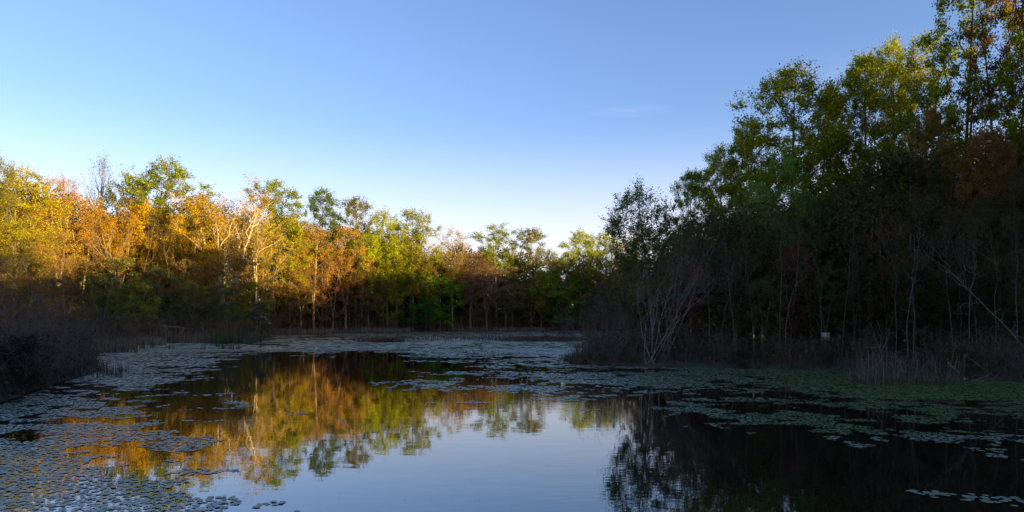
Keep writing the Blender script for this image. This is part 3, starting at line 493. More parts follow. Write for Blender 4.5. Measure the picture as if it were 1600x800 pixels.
# ---- shrubs
SG = 'leafless shrubs of the shore'
for px, py, d, wpx, kind, col, look in [
    (12, 470, 20, 150, 'bareshrub', (.05, .045, .02), 'dark dense shrub on the near left bank'), (60, 490, 20.5, 130, 'bareshrub', (.05, .05, .02), 'dark tangled shrub on the near left bank'),
    (100, 505, 23, 110, 'bareshrub', (.05, .04, .02), 'dark twiggy shrub on the left bank tip'), (30, 515, 18.3, 120, 'shrub', (.02, .022, .012), 'lowest blackish shrub at the left water edge'),
    (70, 525, 20, 100, 'bareshrub', (.03, .03, .015), 'low wiry dark shrub at the left water edge'), (118, 525, 25, 90, 'bareshrub', (.05, .045, .02), 'rounded dark shrub at the end of the left bank'),
    (0, 440, 26, 160, 'bareshrub', (.06, .04, .03), 'tall brownish leafless shrub at the left edge'), (60, 445, 30, 130, 'bareshrub', (.06, .04, .03), 'tall leafless shrub behind the dark bank'),
    (110, 468, 34, 120, 'bareshrub', (.06, .04, .03), 'mauve-brown leafless shrub behind the bank tip'), (155, 478, 42, 100, 'bareshrub', (.06, .04, .03), 'leafless shrub where the reed bed begins'),
    (30, 425, 38, 130, 'bareshrub', (.05, .04, .03), 'tallest brown thicket shrub on the left'), (205, 480, 58, 80, 'bareshrub', (.05, .04, .03), 'leafless shrub above the left reed bed'),
    (255, 482, 62, 80, 'bareshrub', (.05, .04, .03), 'grey leafless shrub behind the reed bed'), (310, 485, 64, 80, 'bareshrub', (.06, .04, .035), 'purplish leafless shrub behind the reed bed'),
    (352, 480, 66, 80, 'bareshrub', (.06, .04, .03), 'taller purplish shrub behind the reed bed'), (392, 515, 59.5, 48, 'bareshrub', (.06, .07, .03), 'round grey-green bush standing in the water'),
    (600, 527, 62, 66, 'bareshrub', (.05, .035, .03), 'low brown tussock shrub standing in mid pond'), (753, 527, 45.5, 34, 'bareshrub', (.04, .03, .03), 'tiny dark bush alone on the pale pad mat'),
    (826, 514, 62, 60, 'bareshrub', (.05, .035, .03), 'brown brushy shrub in the far water'), (858, 508, 66, 70, 'bareshrub', (.05, .035, .03), 'taller brushy shrub near the far spit'), (888, 505, 64, 70, 'bareshrub', (.05, .035, .03), 'brushy shrub nearest the point in the far water'),
    (905, 500, 31, 70, 'bareshrub', (.07, .045, .03), 'low bare shrub at the very tip of the point'), (935, 455, 33, 90, 'bareshrub', (.07, .045, .04), 'bare purplish shrub on the point'), (965, 430, 33, 100, 'bareshrub', (.07, .045, .04), 'largest bare purplish shrub on the point'),
    (925, 520, 30, 70, 'bareshrub', (.05, .04, .03), 'low tangled shrub at the water side of the point'), (960, 505, 30, 80, 'bareshrub', (.05, .04, .03), 'low tangled shrub in the middle of the point'), (995, 490, 31, 90, 'bareshrub', (.05, .04, .03), 'tangled shrub left of the white stems'),
    (1075, 490, 31, 90, 'bareshrub', (.05, .04, .035), 'bare shrub right of the white stems'), (1130, 505, 30.5, 80, 'bareshrub', (.04, .04, .03), 'bare shrub under the curved pale trunk'), (930, 470, 40, 100, 'bareshrub', (.07, .05, .04), 'hazy bare shrub behind the point'),
    (880, 480, 70, 90, 'bareshrub', (.06, .045, .03), 'hazy brown shrub far behind the point'), (1295, 548, 27.3, 44, 'shrub', (.03, .026, .014), 'round dark brown tussock at the right water edge'), (1160, 545, 28, 60, 'shrub', (.03, .03, .014), 'dark low tussock below the tagged post'),
    (1470, 500, 25.5, 100, 'bareshrub', (.04, .035, .025), 'dark bare shrub behind the dead reed clump'), (1540, 500, 24, 110, 'bareshrub', (.04, .035, .02), 'dark bare shrub near the driftwood'), (1595, 515, 22.5, 110, 'bareshrub', (.035, .03, .02), 'dark bare shrub at the right edge'),
    (1510, 540, 22.6, 50, 'shrub', (.05, .055, .015), 'small yellow-green tuft shrub by the driftwood'), (1230, 520, 29.5, 80, 'bareshrub', (.04, .035, .02), 'dim bare shrub between the post and the board'), (1360, 500, 28.5, 100, 'bareshrub', (.035, .035, .02), 'dim bare shrub right of the board'),
    (430, 490, 94, 60, 'bareshrub', (.05, .035, .03), 'far low brown shrub, leftmost behind the far water'), (560, 492, 104, 60, 'bareshrub', (.07, .04, .03), 'far low rusty shrub under the see-through crown'), (610, 494, 110, 60, 'bareshrub', (.07, .04, .03), 'far low shrub under the yellow-green middle tree'),
    (655, 494, 116, 60, 'bareshrub', (.06, .04, .03), 'far low shrub under the wide green-gold dome'), (715, 494, 121, 60, 'bareshrub', (.06, .04, .03), 'far low shrub under the peach coloured tree'), (790, 494, 126, 60, 'bareshrub', (.06, .04, .03), 'far low shrub under the lollipop tree'), (835, 492, 128, 60, 'bareshrub', (.05, .04, .03), 'far low shrub under the slim open tree')]:
    x = gx(px, d); H = hz(py, d)-max(float(gh(x, d)), -.05)
    e = plant('shrub', kind, x, d, H, wpx/F*d, col, (.11, .085, .062) if kind == 'bareshrub' else (.05, .04, .03), look, 'shrub', SG, partnames=('stems', 'foliage'))
    if float(pond(x, d)) < 0: e.location.z = -.05
e = plant('flowering_shrub', 'under', gx(407, 66.5), 66.5, 3.6, 3.0, (.05, .07, .03), GREY, 'small shrub with white blossom below the forked golden tree', 'shrub', None, partnames=('stems', 'foliage'))
m = MB(); r = np.random.default_rng(5); c = np.array([(-.6, -.5, 5.2), (.3, -1.2, 4.4), (.9, -1., 3.4), (.1, -1.4, 3.9)]); m.leaves(c[r.integers(0, 4, 60)]+r.normal(0, .22, (60, 3)), .2, .16, r)
link('blossom', m.mesh('blossom', PETAL), e, color=(.75, .72, .65))

# ------------------------------------------------------------------ stuff: the wood behind, brush, reeds, sedge
def scatter(n, fn, r, box):
    P = np.stack([r.uniform(box[0], box[1], n), r.uniform(box[2], box[3], n)], 1); return P[fn(P[:, 0], P[:, 1])]
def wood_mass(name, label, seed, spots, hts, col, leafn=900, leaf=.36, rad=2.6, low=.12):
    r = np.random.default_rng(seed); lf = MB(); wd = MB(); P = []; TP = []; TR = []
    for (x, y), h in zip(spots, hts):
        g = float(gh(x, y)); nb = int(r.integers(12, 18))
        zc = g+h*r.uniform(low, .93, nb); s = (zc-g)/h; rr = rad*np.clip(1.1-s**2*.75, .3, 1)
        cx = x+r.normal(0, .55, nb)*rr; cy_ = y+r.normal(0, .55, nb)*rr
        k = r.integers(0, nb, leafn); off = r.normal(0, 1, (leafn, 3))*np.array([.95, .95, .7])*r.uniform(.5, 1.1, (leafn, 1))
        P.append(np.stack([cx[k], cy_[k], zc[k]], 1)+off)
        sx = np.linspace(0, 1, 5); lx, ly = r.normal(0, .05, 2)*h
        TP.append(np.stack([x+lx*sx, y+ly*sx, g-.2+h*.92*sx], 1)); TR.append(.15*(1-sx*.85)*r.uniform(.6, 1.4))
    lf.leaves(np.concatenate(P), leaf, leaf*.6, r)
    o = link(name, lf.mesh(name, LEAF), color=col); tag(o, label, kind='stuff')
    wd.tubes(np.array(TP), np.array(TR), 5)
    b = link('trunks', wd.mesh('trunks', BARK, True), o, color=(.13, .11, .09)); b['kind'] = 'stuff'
r = np.random.default_rng(11)
# far and left wood: a belt a few metres behind the front trees, always lower than the skyline
fpx = np.array([-500, -200, 0, 150, 300, 500, 700, 860, 1000, 1150]); ftop = np.array([300, 300, 310, 318, 312, 345, 380, 398, 392, 380]); fd = np.array([60, 62, 70, 80, 84, 92, 110, 126, 134, 120])
sp, ht = [], []
for _ in range(420):
    px = r.uniform(-420, 1120); d = np.interp(px, fpx, fd)
    while float(pond(gx(px, d), d)) < 4: d += 1.5
    d += r.uniform(1, 30)*r.uniform(.3, 1); x = gx(px, d)
    sp.append((x, d)); ht.append(max(5, (hz(np.interp(px, fpx, ftop)+r.uniform(-4, 60), d))))
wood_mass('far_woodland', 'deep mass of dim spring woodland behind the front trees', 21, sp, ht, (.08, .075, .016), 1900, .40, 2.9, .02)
# right wood
sp, ht = [], []
rpx = np.array([1000, 1100, 1250, 1330, 1450, 1600, 1900]); rtop = np.array([390, 340, 300, 290, 240, 200, 150])
for _ in range(230):
    px = r.uniform(1010, 1850); d = r.uniform(36, 74); x = gx(px, d)
    if float(pond(x, d)) < 2: continue
    sp.append((x, d)); ht.append(max(6, hz(np.interp(px, rpx, rtop)+r.uniform(0, 120), d)))
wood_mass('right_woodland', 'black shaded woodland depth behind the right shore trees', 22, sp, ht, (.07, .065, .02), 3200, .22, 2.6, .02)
# the same wood goes on past the right edge and round behind the viewer: it keeps the pond in shade
sp, ht = [], []
for _ in range(330):
    x = r.uniform(22, 85); y = r.uniform(-55, 40)
    if x < 26+max(0, y-5)*.9 or (x < .8*y+4): continue
    sp.append((x, y)); ht.append(r.uniform(16, 20.5) if y < 22 else r.uniform(10, 13))
for _ in range(150):
    x = r.uniform(32, 95); y = r.uniform(60, 120); sp.append((x, y)); ht.append(r.uniform(12, 18))
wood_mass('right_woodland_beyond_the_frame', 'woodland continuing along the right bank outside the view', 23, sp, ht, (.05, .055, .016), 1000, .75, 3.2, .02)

def stuff(name, label, m, mat, col): tag(link(name, m.mesh(name, mat), color=col), label, kind='stuff')
# brush: dead twigs, seedlings and briars at the foot of the woods
r = np.random.default_rng(31)
def brush(name, label, seed, box, n, H, col, smin, smax, lf=0, w=.03, lean=.35):
    r = np.random.default_rng(seed); fn = lambda x, y: (pond(x, y) > smin) & (pond(x, y) < smax) & (np.abs(x) < .95*y+6) & (fbm(x*.25, y*.25, seed) > .38)
    P = scatter(n, fn, r, box); P3 = np.column_stack([P, gh(P[:, 0], P[:, 1])-.05]); m = MB()
    m.blades(P3, H*(.4+.9*fbm(P[:, 0]*.3, P[:, 1]*.3, seed+5)), w, r, lean)
    if lf:
        q = P3[r.integers(0, len(P3), lf)]+np.column_stack([r.normal(0, .3, (lf, 2)), r.uniform(0, H, lf)]); m.leaves(q, .13, .08, r)
    stuff(name, label, m, REED, col)
brush('undergrowth', 'grey-brown brush and briars along the foot of the far wood', 41, (-75, 40, 45, 150), 60000, 2.4, (.12, .08, .045), .3, 22, 20000, .05)
brush('undergrowth', 'dark brush under the trees of the right shore', 42, (2, 45, 18, 60), 36000, 1.15, (.07, .05, .028), .5, 14, 20000, .022)
brush('undergrowth', 'russet brush along the water edge of the far shore', 47, (-40, 22, 92, 142), 42000, 3.4, (.13, .085, .04), .4, 7, 26000, .05, .3)
brush('undergrowth', 'dark brush on the left bank', 43, (-45, -9, 8, 48), 30000, 1.4, (.05, .042, .03), .3, 14, 12000, .022)
# sedge fringe at the very edge of the right shore
brush('sedge', 'tufted brown and green sedge fringing the right shore', 44, (1, 30, 14, 45), 60000,   .5, (.075, .06, .03), -.35, 1.6, 0, .018, .5)
brush('sedge', 'brown sedge fringing the left bank', 45, (-30, -8, 6, 48), 26000, .7, (.07, .06, .035), -.3, 1.2, 0, .018, .5)
brush('undergrowth', 'wiry dark growth on the nearest left bank', 46, (-19, -9, 6, 26), 16000, .9, (.05, .045, .028), .02, 9, 6000, .014, .5)
# reed beds
def bed(name, label, seed, poly, n, H, col, w=.035, gr=0):
    r = np.random.default_rng(seed); pts = []                # poly: rows of (px0, px1, distance near, distance far)
    for px0, px1, d0, d1 in poly:
        k = n//len(poly); px = r.uniform(px0, px1, k); t = r.uniform(0, 1, k); d = d0+(d1-d0)*t+1.2*(fbm(px*.03, px*0+seed)-.5)
        pts.append(np.stack([gx(px, d), d], 1))
    P = np.concatenate(pts); P = P[fbm(P[:, 0]*.8, P[:, 1]*.5, seed+3) > .40]; P3 = np.column_stack([P, np.maximum(gh(P[:, 0], P[:, 1]), -.1)-.05]); m = MB()
    m.blades(P3, H*(.65+.6*fbm(P[:, 0]*.5, P[:, 1]*.5, seed+7)), w, r, .13); stuff(name, label, m, REED, col)
bed('reeds', 'bed of pale dead reeds along the left shore', 51, [(105, 215, 40, 52), (150, 260, 52, 62), (240, 400, 58, 66), (60, 150, 44, 56)], 13000, .85, (.15, .115, .075))
bed('reeds', 'green reed shoots growing among the left reed bed', 52, [(310, 410, 59, 65), (330, 380, 57, 60)], 900, 1.3, (.05, .085, .03))
bed('reeds', 'thin pale reed line along the far shore', 53, [(395, 520, 92, 102), (500, 640, 102, 116), (640, 860, 117, 127)], 16000, 1.0, (.17, .125, .085), .06)
r = np.random.default_rng(54); q = np.concatenate([np.stack([r.normal(845, 32, 3600), r.normal(66, 1.6, 3600)], 1), np.stack([r.normal(602, 14, 900), r.normal(62.3, .5, 900)], 1), np.stack([r.uniform(560, 900, 700), r.normal(72, 5, 700)], 1)])
m = MB(); m.blades(np.column_stack([gx(q[:, 0], q[:, 1]), q[:, 1], np.full(len(q), -.05)]), .5, .05, r, .35); stuff('reeds', 'brown marsh stubble round the shrubs in the far water', m, REED, (.12, .085, .06))
# separate small tufts
def tuft(px, py, n, H, spread, col, label, name='reed_tuft', w=.02, lean=.1, group=None, seed=0):
    d = dist(py); r = np.random.default_rng(int(px*7+py)+seed); m = MB(); P = np.column_stack([r.normal(0, spread, (n, 2)), np.full(n, -.1)])
    m.blades(P, H, w, r, lean); o = link(name, m.mesh(name, REED), None, (gx(px, d), d, 0), col); tag(o, label, 'reeds', group)
TG = 'reed tufts standing in the pond'
for k, (px, py, H) in enumerate([(156, 590, .75), (163, 584, .6), (169, 586, .55), (178, 587, .75), (185, 590, .5), (192, 582, .6)]):
    tuft(px, py, 16, H, .09, (.07, .05, .045), ['dark reed tuft nearest the left bank', 'second dark reed tuft from the left bank', 'third short reed tuft from the left bank', 'tallest dark reed tuft right of the left bank', 'short reed tuft before the outermost one', 'outermost stubby reed tuft off the left bank'][k], group=TG)
for k, (px, py, H, c) in enumerate([(210, 546, 1., 0), (222, 545, 1.2, 0), (238, 544, .8, 1), (267, 546, .7, 0), (317, 546, .5, 0), (340, 543, 1., 1), (348, 545, .9, 1), (360, 546, .6, 0), (374, 545, .4, 1)]):
    tuft(px, py, 22, H, .12, (.16, .12, .08) if not c else (.05, .09, .03), ['short tan reed tuft left end of the pale pad strip', 'tall tan reed tuft before the left reed bed', 'green reed tuft before the left reed bed', 'lone brown tuft between the green ones', 'very short brown tuft on the pad strip', 'green shoots left of the round bush', 'green shoots closest left of the round bush', 'small brown tuft before the round bush', 'tiny green tuft under the round bush'][k], w=.035, group=TG)
# the clump of broken dead cattail stalks on the right
d0 = 21.5; m = MB(); r = np.random.default_rng(77); TP = []; TR = []
for k in range(85):
    x = r.uniform(-1.55, 1.55); y = r.uniform(-.8, 1.4); h = r.uniform(.35, 1.15); ln = r.normal(0, .12, 2); b = np.array([x, y, -.15]); t_ = b+np.array([ln[0], ln[1], h+.15])
    brk = t_+np.array([r.normal(0, .3), r.normal(0, .2), -r.uniform(.1, .7)*h if r.uniform() < .55 else .05]); TP.append([b, (b+t_)/2, t_, t_*.5+brk*.5, brk]); w0 = r.uniform(.006, .014); TR.append([w0, w0, w0*.9, w0*.8, w0*.6])
for k in range(26):
    x, y = r.uniform(-1.6, 1.6), r.uniform(-.9, 1); a = r.uniform(0, 6.28); l = r.uniform(.3, .8); b = np.array([x, y, .02]); e_ = b+np.array([math.cos(a)*l, math.sin(a)*l, r.uniform(0, .45)]); TP.append([b+(e_-b)*q for q in (0, .25, .5, .75, 1)]); TR.append([.012]*5)
m.tubes(np.array(TP), np.array(TR), 4)
o = link('dead_cattails', m.mesh('dead_cattails', BARK), None, (gx(1412, d0), d0, 0), (.13, .105, .08)); tag(o, 'clump of snapped grey cattail stalks in the green water on the right', 'reeds')
m = MB(); P = np.column_stack([r.uniform(-1.5, 1.5, 420), r.uniform(-.8, 1.3, 420), np.full(420, -.1)]); m.blades(P, .5, .016, r, .4); link('leaves', m.mesh('leaves', REED), o, color=(.09, .09, .05))

# ------------------------------------------------------------------ bare sapling, driftwood, log, posts, board
def sticks(name, label, cat, base, lines, col, mat=BARK, group=None):
    m = MB()
    for pts, r0 in lines:
        pts = np.array(pts, float); n = 7; t = np.linspace(0, len(pts)-1, n); k = np.minimum(t.astype(int), len(pts)-2); f = (t-k)[:, None]
        P = pts[k]*(1-f)+pts[k+1]*f; P += np.random.default_rng(int(abs(pts).sum()*100)).normal(0, r0*.5, P.shape); m.tubes(P[None], (r0*np.linspace(1, .4, n))[None], 6)
        c = m.n
    o = link(name, m.mesh(name, mat, True), None, base, col); tag(o, label, cat, group); return o
d = dist(610)
sticks('bare_sapling', 'crooked bare pale sapling rising from the water left of the dead cattails', 'tree', (gx(1381, d), d, 0),
    [([(0, 0, -.2), (0, 0, .9), (-.1, .05, 1.25), (-.28, .1, 1.75), (-.32, .1, 1.95)], .017), ([(-.06, 0, 1.15), (.1, 0, 1.45), (.3, .05, 2.1)], .008), ([(-.02, 0, .95), (-.3, 0, .6), (-.6, .1, .5)], .012),
     ([(-.1, 0, 1.25), (-.05, 0, 1.6), (-.2, 0, 2.0)], .01), ([(0, 0, 0), (-.25, -.1, .35), (-.2, -.1, .05)], .012), ([(.05, 0, .02), (.3, 0, .0), (.5, .1, .06)], .018)], (.11, .095, .08))
d = 22.8
sticks('driftwood', 'pale broken stick slanting into the green water near the dead cattails', 'driftwood', (gx(1512, d), d, 0), [([(-.52, .2, .58), (0, 0, -.02)], .03)], (.42, .36, .28), group='driftwood sticks')
sticks('driftwood', 'short pale stick lying crosswise at the foot of the slanting stick', 'driftwood', (gx(1515, 22.5), 22.5, 0), [([(-.25, 0, .0), (.28, .1, .16)], .022)], (.42, .36, .28), group='driftwood sticks')
sticks('driftwood', 'long low stick lying on the water right of the slanting stick', 'driftwood', (gx(1532, 22.2), 22.2, 0), [([(-.2, 0, .02), (.35, 0, .0)], .02)], (.35, .3, .24), group='driftwood sticks')
sticks('driftwood', 'forked stick leaning at the right shore near the edge', 'driftwood', (gx(1541, 22.2), 22.2, 0), [([(-.1, 0, -.02), (.14, 0, .3)], .013), ([(-.12, 0, 0), (.3, .05, .12), (.9, .1, .62)], .009)], (.15, .125, .10), group='driftwood sticks')
d = 60
sticks('fallen_log', 'pale fallen log lying behind the left reed bed', 'log', (gx(232, d), d+4, 1.25), [([(-2.6, 0, .15), (0, 0, .12), (1.3, .2, 0)], .14), ([(-.6, 0, .1), (-.9, -.2, -1.1)], .08), ([(1.1, 0, 0), (1.0, -.1, -1.1)], .08)], (.2, .17, .14))
def post(px, d, H, tagz, tagcol, label, rr=.035):
    e = link('marker_post', None, None, (gx(px, d), d, float(gh(gx(px, d), d))-.1)); tag(e, label, 'post', 'tagged posts in the sedge')
    m = MB(); m.tubes([[[0, 0, 0], [.01, 0, H*.5], [0, .01, H], [0, .01, H+.02]]], [[rr, rr*.95, rr*.9, .002]], 8); link('stake', m.mesh('stake', BARK, True), e, color=(.10, .085, .07))
    m = MB(); m.box((0, -rr-.008, tagz), (.035, .006, .08)); link('tag', m.mesh('tag', plain('tag_paint', tagcol, .5)), e)
post(1177.5, 30.5, 1.6, 1.15, (.75, .45, .32), 'thin post with a pale pink tag standing in the sedge')
post(1191, 31, 1.5, 1.1, (.5, .33, .06), 'thin post with a yellow tag right of the pink-tagged post')
for k, (px, py, h, rad_) in enumerate([(1178, 558, .45, .06), (1233, 575, .55, .05), (1260, 566, .5, .07), (1217, 560, .55, .05)]):
    d = dist(py)+2; g = max(float(gh(gx(px, d), d)), 0)
    sticks('tree_stump', ['grey snag stub at the foot of the pink-tagged post', 'thin grey snag stub at the water edge under the slim trunks', 'broad grey snag stub left of the square board', 'slim grey snag stub right of the yellow-tagged post'][k], 'stump', (gx(px, d), d, g-.1), [([(0, 0, 0), (.02, 0, h*.6), (0, 0, h+.1)], rad_)], (.3, .26, .22), group='snag stubs in the sedge')
d = 33; e = link('sign_board', None, None, (gx(1290, d), d, float(gh(gx(1290, d), d)))); tag(e, 'small blank greenish square board standing on a post among the right trees', 'board')
zc = hz(526, d)-e.location.z
m = MB(); m.box((0, 0, zc), (.22, .012, .20), .05); o = link('panel', m.mesh('panel', plain('weathered_panel', (.30, .30, .20))), e)
m = MB(); m.box((0, .045, zc*.5), (.035, .03, zc*.5)); link('leg', m.mesh('leg', plain('old_timber', (.08, .065, .05))), e)

# ------------------------------------------------------------------ lily pads
ROWS = [515, 522, 528, 533, 538, 545, 552, 560, 575, 590, 605, 620, 640, 655, 670, 690, 710, 730, 755, 780, 810]
G = np.array([  # cover of the water by pads, column every 100 px of the frame
 [0, 0, 0, 0, 0, 55, 55, 60, 60, 50, 50, 0, 0, 0, 0, 0, 0],
 [0, 0, 0, 0, 30, 60, 65, 70, 70, 60, 60, 0, 0, 0, 0, 0, 0],
 [0, 0, 0, 0, 60, 45, 50, 45, 75, 70, 70, 0, 0, 0, 0, 0, 0],
 [0, 0, 20, 60, 62, 80, 50, 90, 99, 99, 99, 0, 0, 0, 0, 0, 0],
 [0, 40, 85, 90, 50, 60, 85, 99, 99, 99, 99, 0, 0, 0, 0, 0, 0],
 [0, 60, 95, 99, 95, 90, 80, 85, 99, 99, 99, 0, 0, 0, 0, 0, 0],
 [0, 60, 90, 70, 35, 30, 40, 62, 80, 95, 80, 70, 0, 0, 0, 0, 0],
 [0, 60, 80, 62, 5, 0, 5, 45, 52, 75, 75, 70, 70, 0, 0, 0, 0],
 [0, 70, 75, 58, 0, 0, 0, 40, 58, 66, 72, 70, 75, 80, 85, 80, 0],
 [0, 75, 72, 45, 0, 0, 20, 58, 56, 62, 65, 62, 60, 78, 92, 95, 90],
 [50, 70, 64, 20, 0, 0, 40, 56, 58, 60, 58, 58, 60, 68, 80, 92, 95],
 [62, 70, 45, 12, 6, 0, 12, 50, 50, 54, 58, 56, 56, 60, 66, 80, 90],
 [60, 60, 36, 26, 34, 8, 0, 10, 25, 35, 46, 52, 56, 56, 58, 66, 76],
 [60, 52, 44, 36, 20, 4, 0, 0, 5, 8, 22, 42, 52, 54, 54, 58, 64],
 [56, 50, 50, 44, 8, 0, 0, 0, 0, 0, 10, 20, 42, 50, 52, 54, 58],
 [66, 58, 60, 40, 0, 0, 0, 0, 0, 0, 0, 8, 20, 38, 42, 44, 50],
 [90, 76, 54, 30, 0, 0, 0, 0, 0, 0, 0, 0, 4, 10, 12, 18, 36],
 [90, 80, 58, 36, 4, 0, 0, 0, 0, 0, 0, 0, 0, 0, 0, 4, 10],
 [82, 66, 62, 54, 20, 0, 0, 0, 0, 0, 0, 0, 0, 0, 0, 0, 0],
 [78, 62, 58, 48, 20, 0, 0, 0, 0, 0, 0, 0, 0, 0, 6, 30, 0],
 [66, 58, 52, 44, 8, 0, 0, 0, 0, 0, 0, 0, 0, 0, 0, 4, 0]], float)/100
G[7:13, 7:11] *= .84; G[8:13, 6:8] *= .85; G[11:16, 10:17] *= .9
def cover(x, y):
    py = HY+EYE*F/y; px = 800+x/y*F; fi = np.interp(py, ROWS, np.arange(len(ROWS))); i0 = np.clip(fi.astype(int), 0, len(ROWS)-2); fy = fi-i0
    c = np.clip(px/100, 0, 15.999); j0 = c.astype(int); fx = c-j0
    return (G[i0, j0]*(1-fx)+G[i0, j0+1]*fx)*(1-fy)+(G[i0+1, j0]*(1-fx)+G[i0+1, j0+1]*fx)*fy
def padshape(n=14, notch=.35):
    a = np.linspace(notch/2, 2*math.pi-notch/2, n-1); v = np.stack([np.cos(a), np.sin(a)*.92], 1); return np.vstack([v, [[.15, 0]]])
r = np.random.default_rng(90); allp = []
for d0_, d1_, sp_, rr in [(6.3, 11, .066, .034), (11, 17, .070, .036), (17, 28, .10, .055), (28, 48, .17, .105), (48, 75, .42, .31), (75, 134, .62, .46)]:
    xw = .80*d1_+1; nx_, ny_ = int(2*xw/sp_), int((d1_-d0_)/sp_)
    gx_, gy_ = np.meshgrid(np.arange(nx_), np.arange(ny_)); x = -xw+(gx_+r.uniform(-.05, 1.05, gx_.shape))*sp_; y = d0_+(gy_+r.uniform(-.05, 1.05, gy_.shape))*sp_
    x, y = x.ravel(), y.ravel(); sc = 1.1 if d0_ < 17 else .55
    nz = fbm(x*sc*.8+y*.05, y*sc, 3, 3)*.62+fbm(x*3.1, y*3.1, 9, 2)*.38; nz = np.clip((nz-.5)*1.75+.5, 0.02, .98)
    k = (nz < cover(x, y)) & (pond(x, y) < -.12) & (np.abs(x) < .78*y+.6); x, y = x[k], y[k]
    allp.append(np.stack([x, y, rr*r.uniform(.5, 1.3, len(x))*(1+.45*((cover(x, y) > .85) & (y > 28)))], 1))
A = np.concatenate(allp)
ext = [(gx(1440+i*22+r.normal(0, 12), dist(771+i*2)), dist(771+i*2)+r.normal(0, .11), .034+.014*r.uniform()) for i in range(10) for _ in range(7)]
A = np.concatenate([A, np.array(ext)])
px = 800+A[:, 0]/A[:, 1]*F; py = HY+EYE*F/A[:, 1]; vis = (px > -4) & (px < 1604) & (py < 803)
order = np.argsort(-(A[:, 2]/A[:, 1]**1.0)*vis-(A[:, 1] < 9.5)*vis*.0); solo = order[:300]; rest = np.setdiff1d(np.arange(len(A)), solo)
def padmesh(name, A, r, n):
    sh = padshape(n); m = len(A); a = r.uniform(0, 6.283, m); cs, sn = np.cos(a)[:, None], np.sin(a)[:, None]
    X = (sh[None, :, 0]*cs-sh[None, :, 1]*sn)*A[:, 2:3]; Yv = (sh[None, :, 0]*sn+sh[None, :, 1]*cs)*A[:, 2:3]; tx, ty = r.normal(0, .02, (2, m, 1))
    Zv = .005+r.uniform(0, .006, (m, 1))+X*tx+Yv*ty
    V = np.stack([X+A[:, :1], Yv+A[:, 1:2], np.maximum(Zv, .004)], -1).reshape(-1, 3); return V, np.arange(m*len(sh)).reshape(m, -1)
PX_ = 800+A[rest, 0]/A[rest, 1]*F; green = (PX_+r.normal(0, 120, len(rest)) > 1120) & (A[rest, 1] > 12)
for sel, name, lab, cl in ((~green, 'lily_pads', 'rafts of countless small grey-green lily pads covering the pond', (1, 1, 1)), (green, 'pondweed', 'mossy green film of tiny floating leaves along the right shore', (.62, .85, .25))):
    q = rest[sel]; B_ = A[q]
    if cl[0] < 1:
        B_ = np.repeat(B_, 3, 0); B_[:, 0] += r.normal(0, .8, len(B_))*B_[:, 2]; B_[:, 1] += r.normal(0, .8, len(B_))*B_[:, 2]; B_[:, 2] *= r.uniform(.4, .75, len(B_))
    m = MB(); m.add(*padmesh('p', B_[B_[:, 1] > 24], r, 8)); m.add(*padmesh('p', B_[B_[:, 1] <= 24], r, 12)); stuff(name, lab, m, PAD, cl)
pm = []
for k in range(5):
    V, Fc = padmesh('p', np.array([[0, 0, 1.]]), np.random.default_rng(k), 18); n_ = len(V); V[:, 2] = .05*np.hypot(V[:, 0], V[:, 1])+.03*np.sin(3*np.arctan2(V[:, 1], V[:, 0])+k)
    V = np.vstack([V*[1, 1, 1], V*[.97, .97, 1]-[0, 0, .05]]); side = [[i, (i+1) % n_, (i+1) % n_+n_, i+n_] for i in range(n_)]
    mm_ = MB(); mm_.add(V, np.array([np.arange(n_)])); mm_.F.setdefault(n_, []).append(np.arange(n_)[::-1][None]+n_); mm_.F.setdefault(4, []).append(np.array(side)); pm.append(mm_.mesh('lily_pad', PAD))
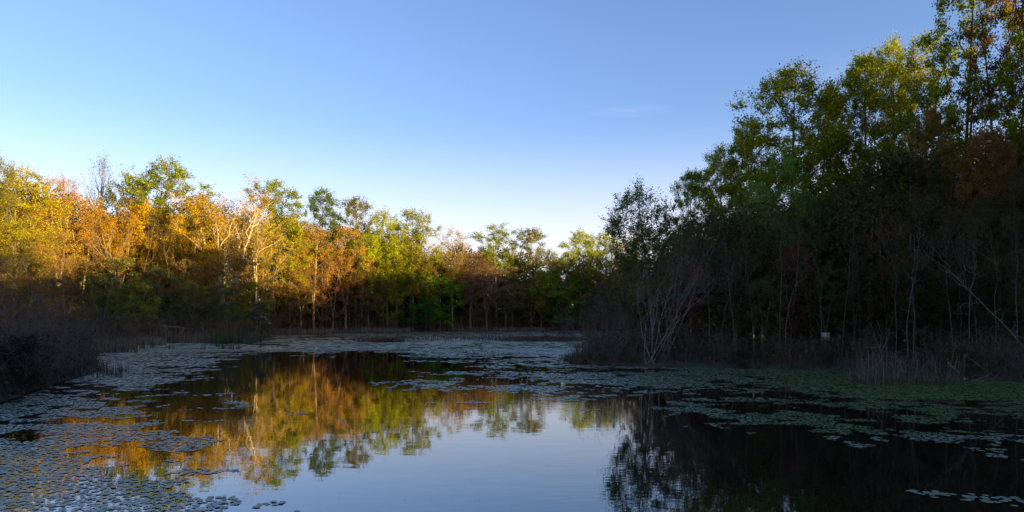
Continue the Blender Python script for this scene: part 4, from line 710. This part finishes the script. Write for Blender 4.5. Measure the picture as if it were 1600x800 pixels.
for k in solo:
    x, y, s = A[k]; o = link('lily_pad', pm[int(r.integers(0, 5))], None, (x, y, .008+r.uniform(0, .005))); o.scale = (s, s, s*r.uniform(.6, 1.2)); o.rotation_euler = (r.normal(0, .03), r.normal(0, .03), r.uniform(0, 6.28))
    P_ = 800+x/y*F
    z = 0 if P_ < 230 else 1 if P_ < 700 else 2 if y < 9.6 else 3
    if z > 1: o.color = (.6, .85, .4, 1)
    tag(o, ['one of the crowded grey-green lily pads in the raft filling the lower left corner', 'one of the loose grey-green lily pads at the right fringe of the lower left raft', 'one of the few small lily pads in a loose string on black water at lower right', 'one of the small lily pads along the near ragged edge of the right-hand mat'][z], 'lily pad',
        ['lily pads of the lower left raft', 'lily pads at the fringe of the lower left raft', 'lily pads scattered at lower right', 'lily pads along the edge of the right-hand mat'][z])
n_ = 420; y = 1/r.uniform(1/40, 1/7, n_); x = r.uniform(-.75, .75, n_)*y; k = (pond(x, y) < -.3); x, y = x[k], y[k]; m = MB(); rr = r.uniform(.003, .008, len(x))
m.add(*padmesh('p', np.column_stack([x, y, rr]), r, 6)); stuff('floating_debris', 'tiny dark flecks of bark and catkins floating on the open water', m, BARK, (.12, .09, .06))
# a white water lily in the left raft
d = dist(707); e = link('water_lily', None, None, (gx(52, d), d, .03)); tag(e, 'single white water lily flower open among the pads at lower left', 'flower'); m = MB()
for ring, (n_, l, tilt) in enumerate([(9, .075, .35), (8, .06, .8), (6, .045, 1.15)]):
    for k in range(n_):
        a = k*2*math.pi/n_+ring*.3; dv = np.array([math.cos(a)*math.cos(tilt), math.sin(a)*math.cos(tilt), math.sin(tilt)]); sv = np.array([-math.sin(a), math.cos(a), 0])*.016
        m.add([dv*.005, dv*l*.55+sv, dv*l, dv*l*.55-sv], [[0, 1, 2, 3]])
link('petals', m.mesh('petals', PETAL), e, color=(.85, .85, .85))
m = MB(); V = np.array([[0, 0, .035]]+[[math.cos(k)*.012, math.sin(k)*.012, .03] for k in np.linspace(0, 6.283, 9)[:-1]]); m.add(V, [[0, k+1, (k+1) % 8+1] for k in range(8)]); link('stamens', m.mesh('stamens', PETAL), e, color=(.6, .4, .03))
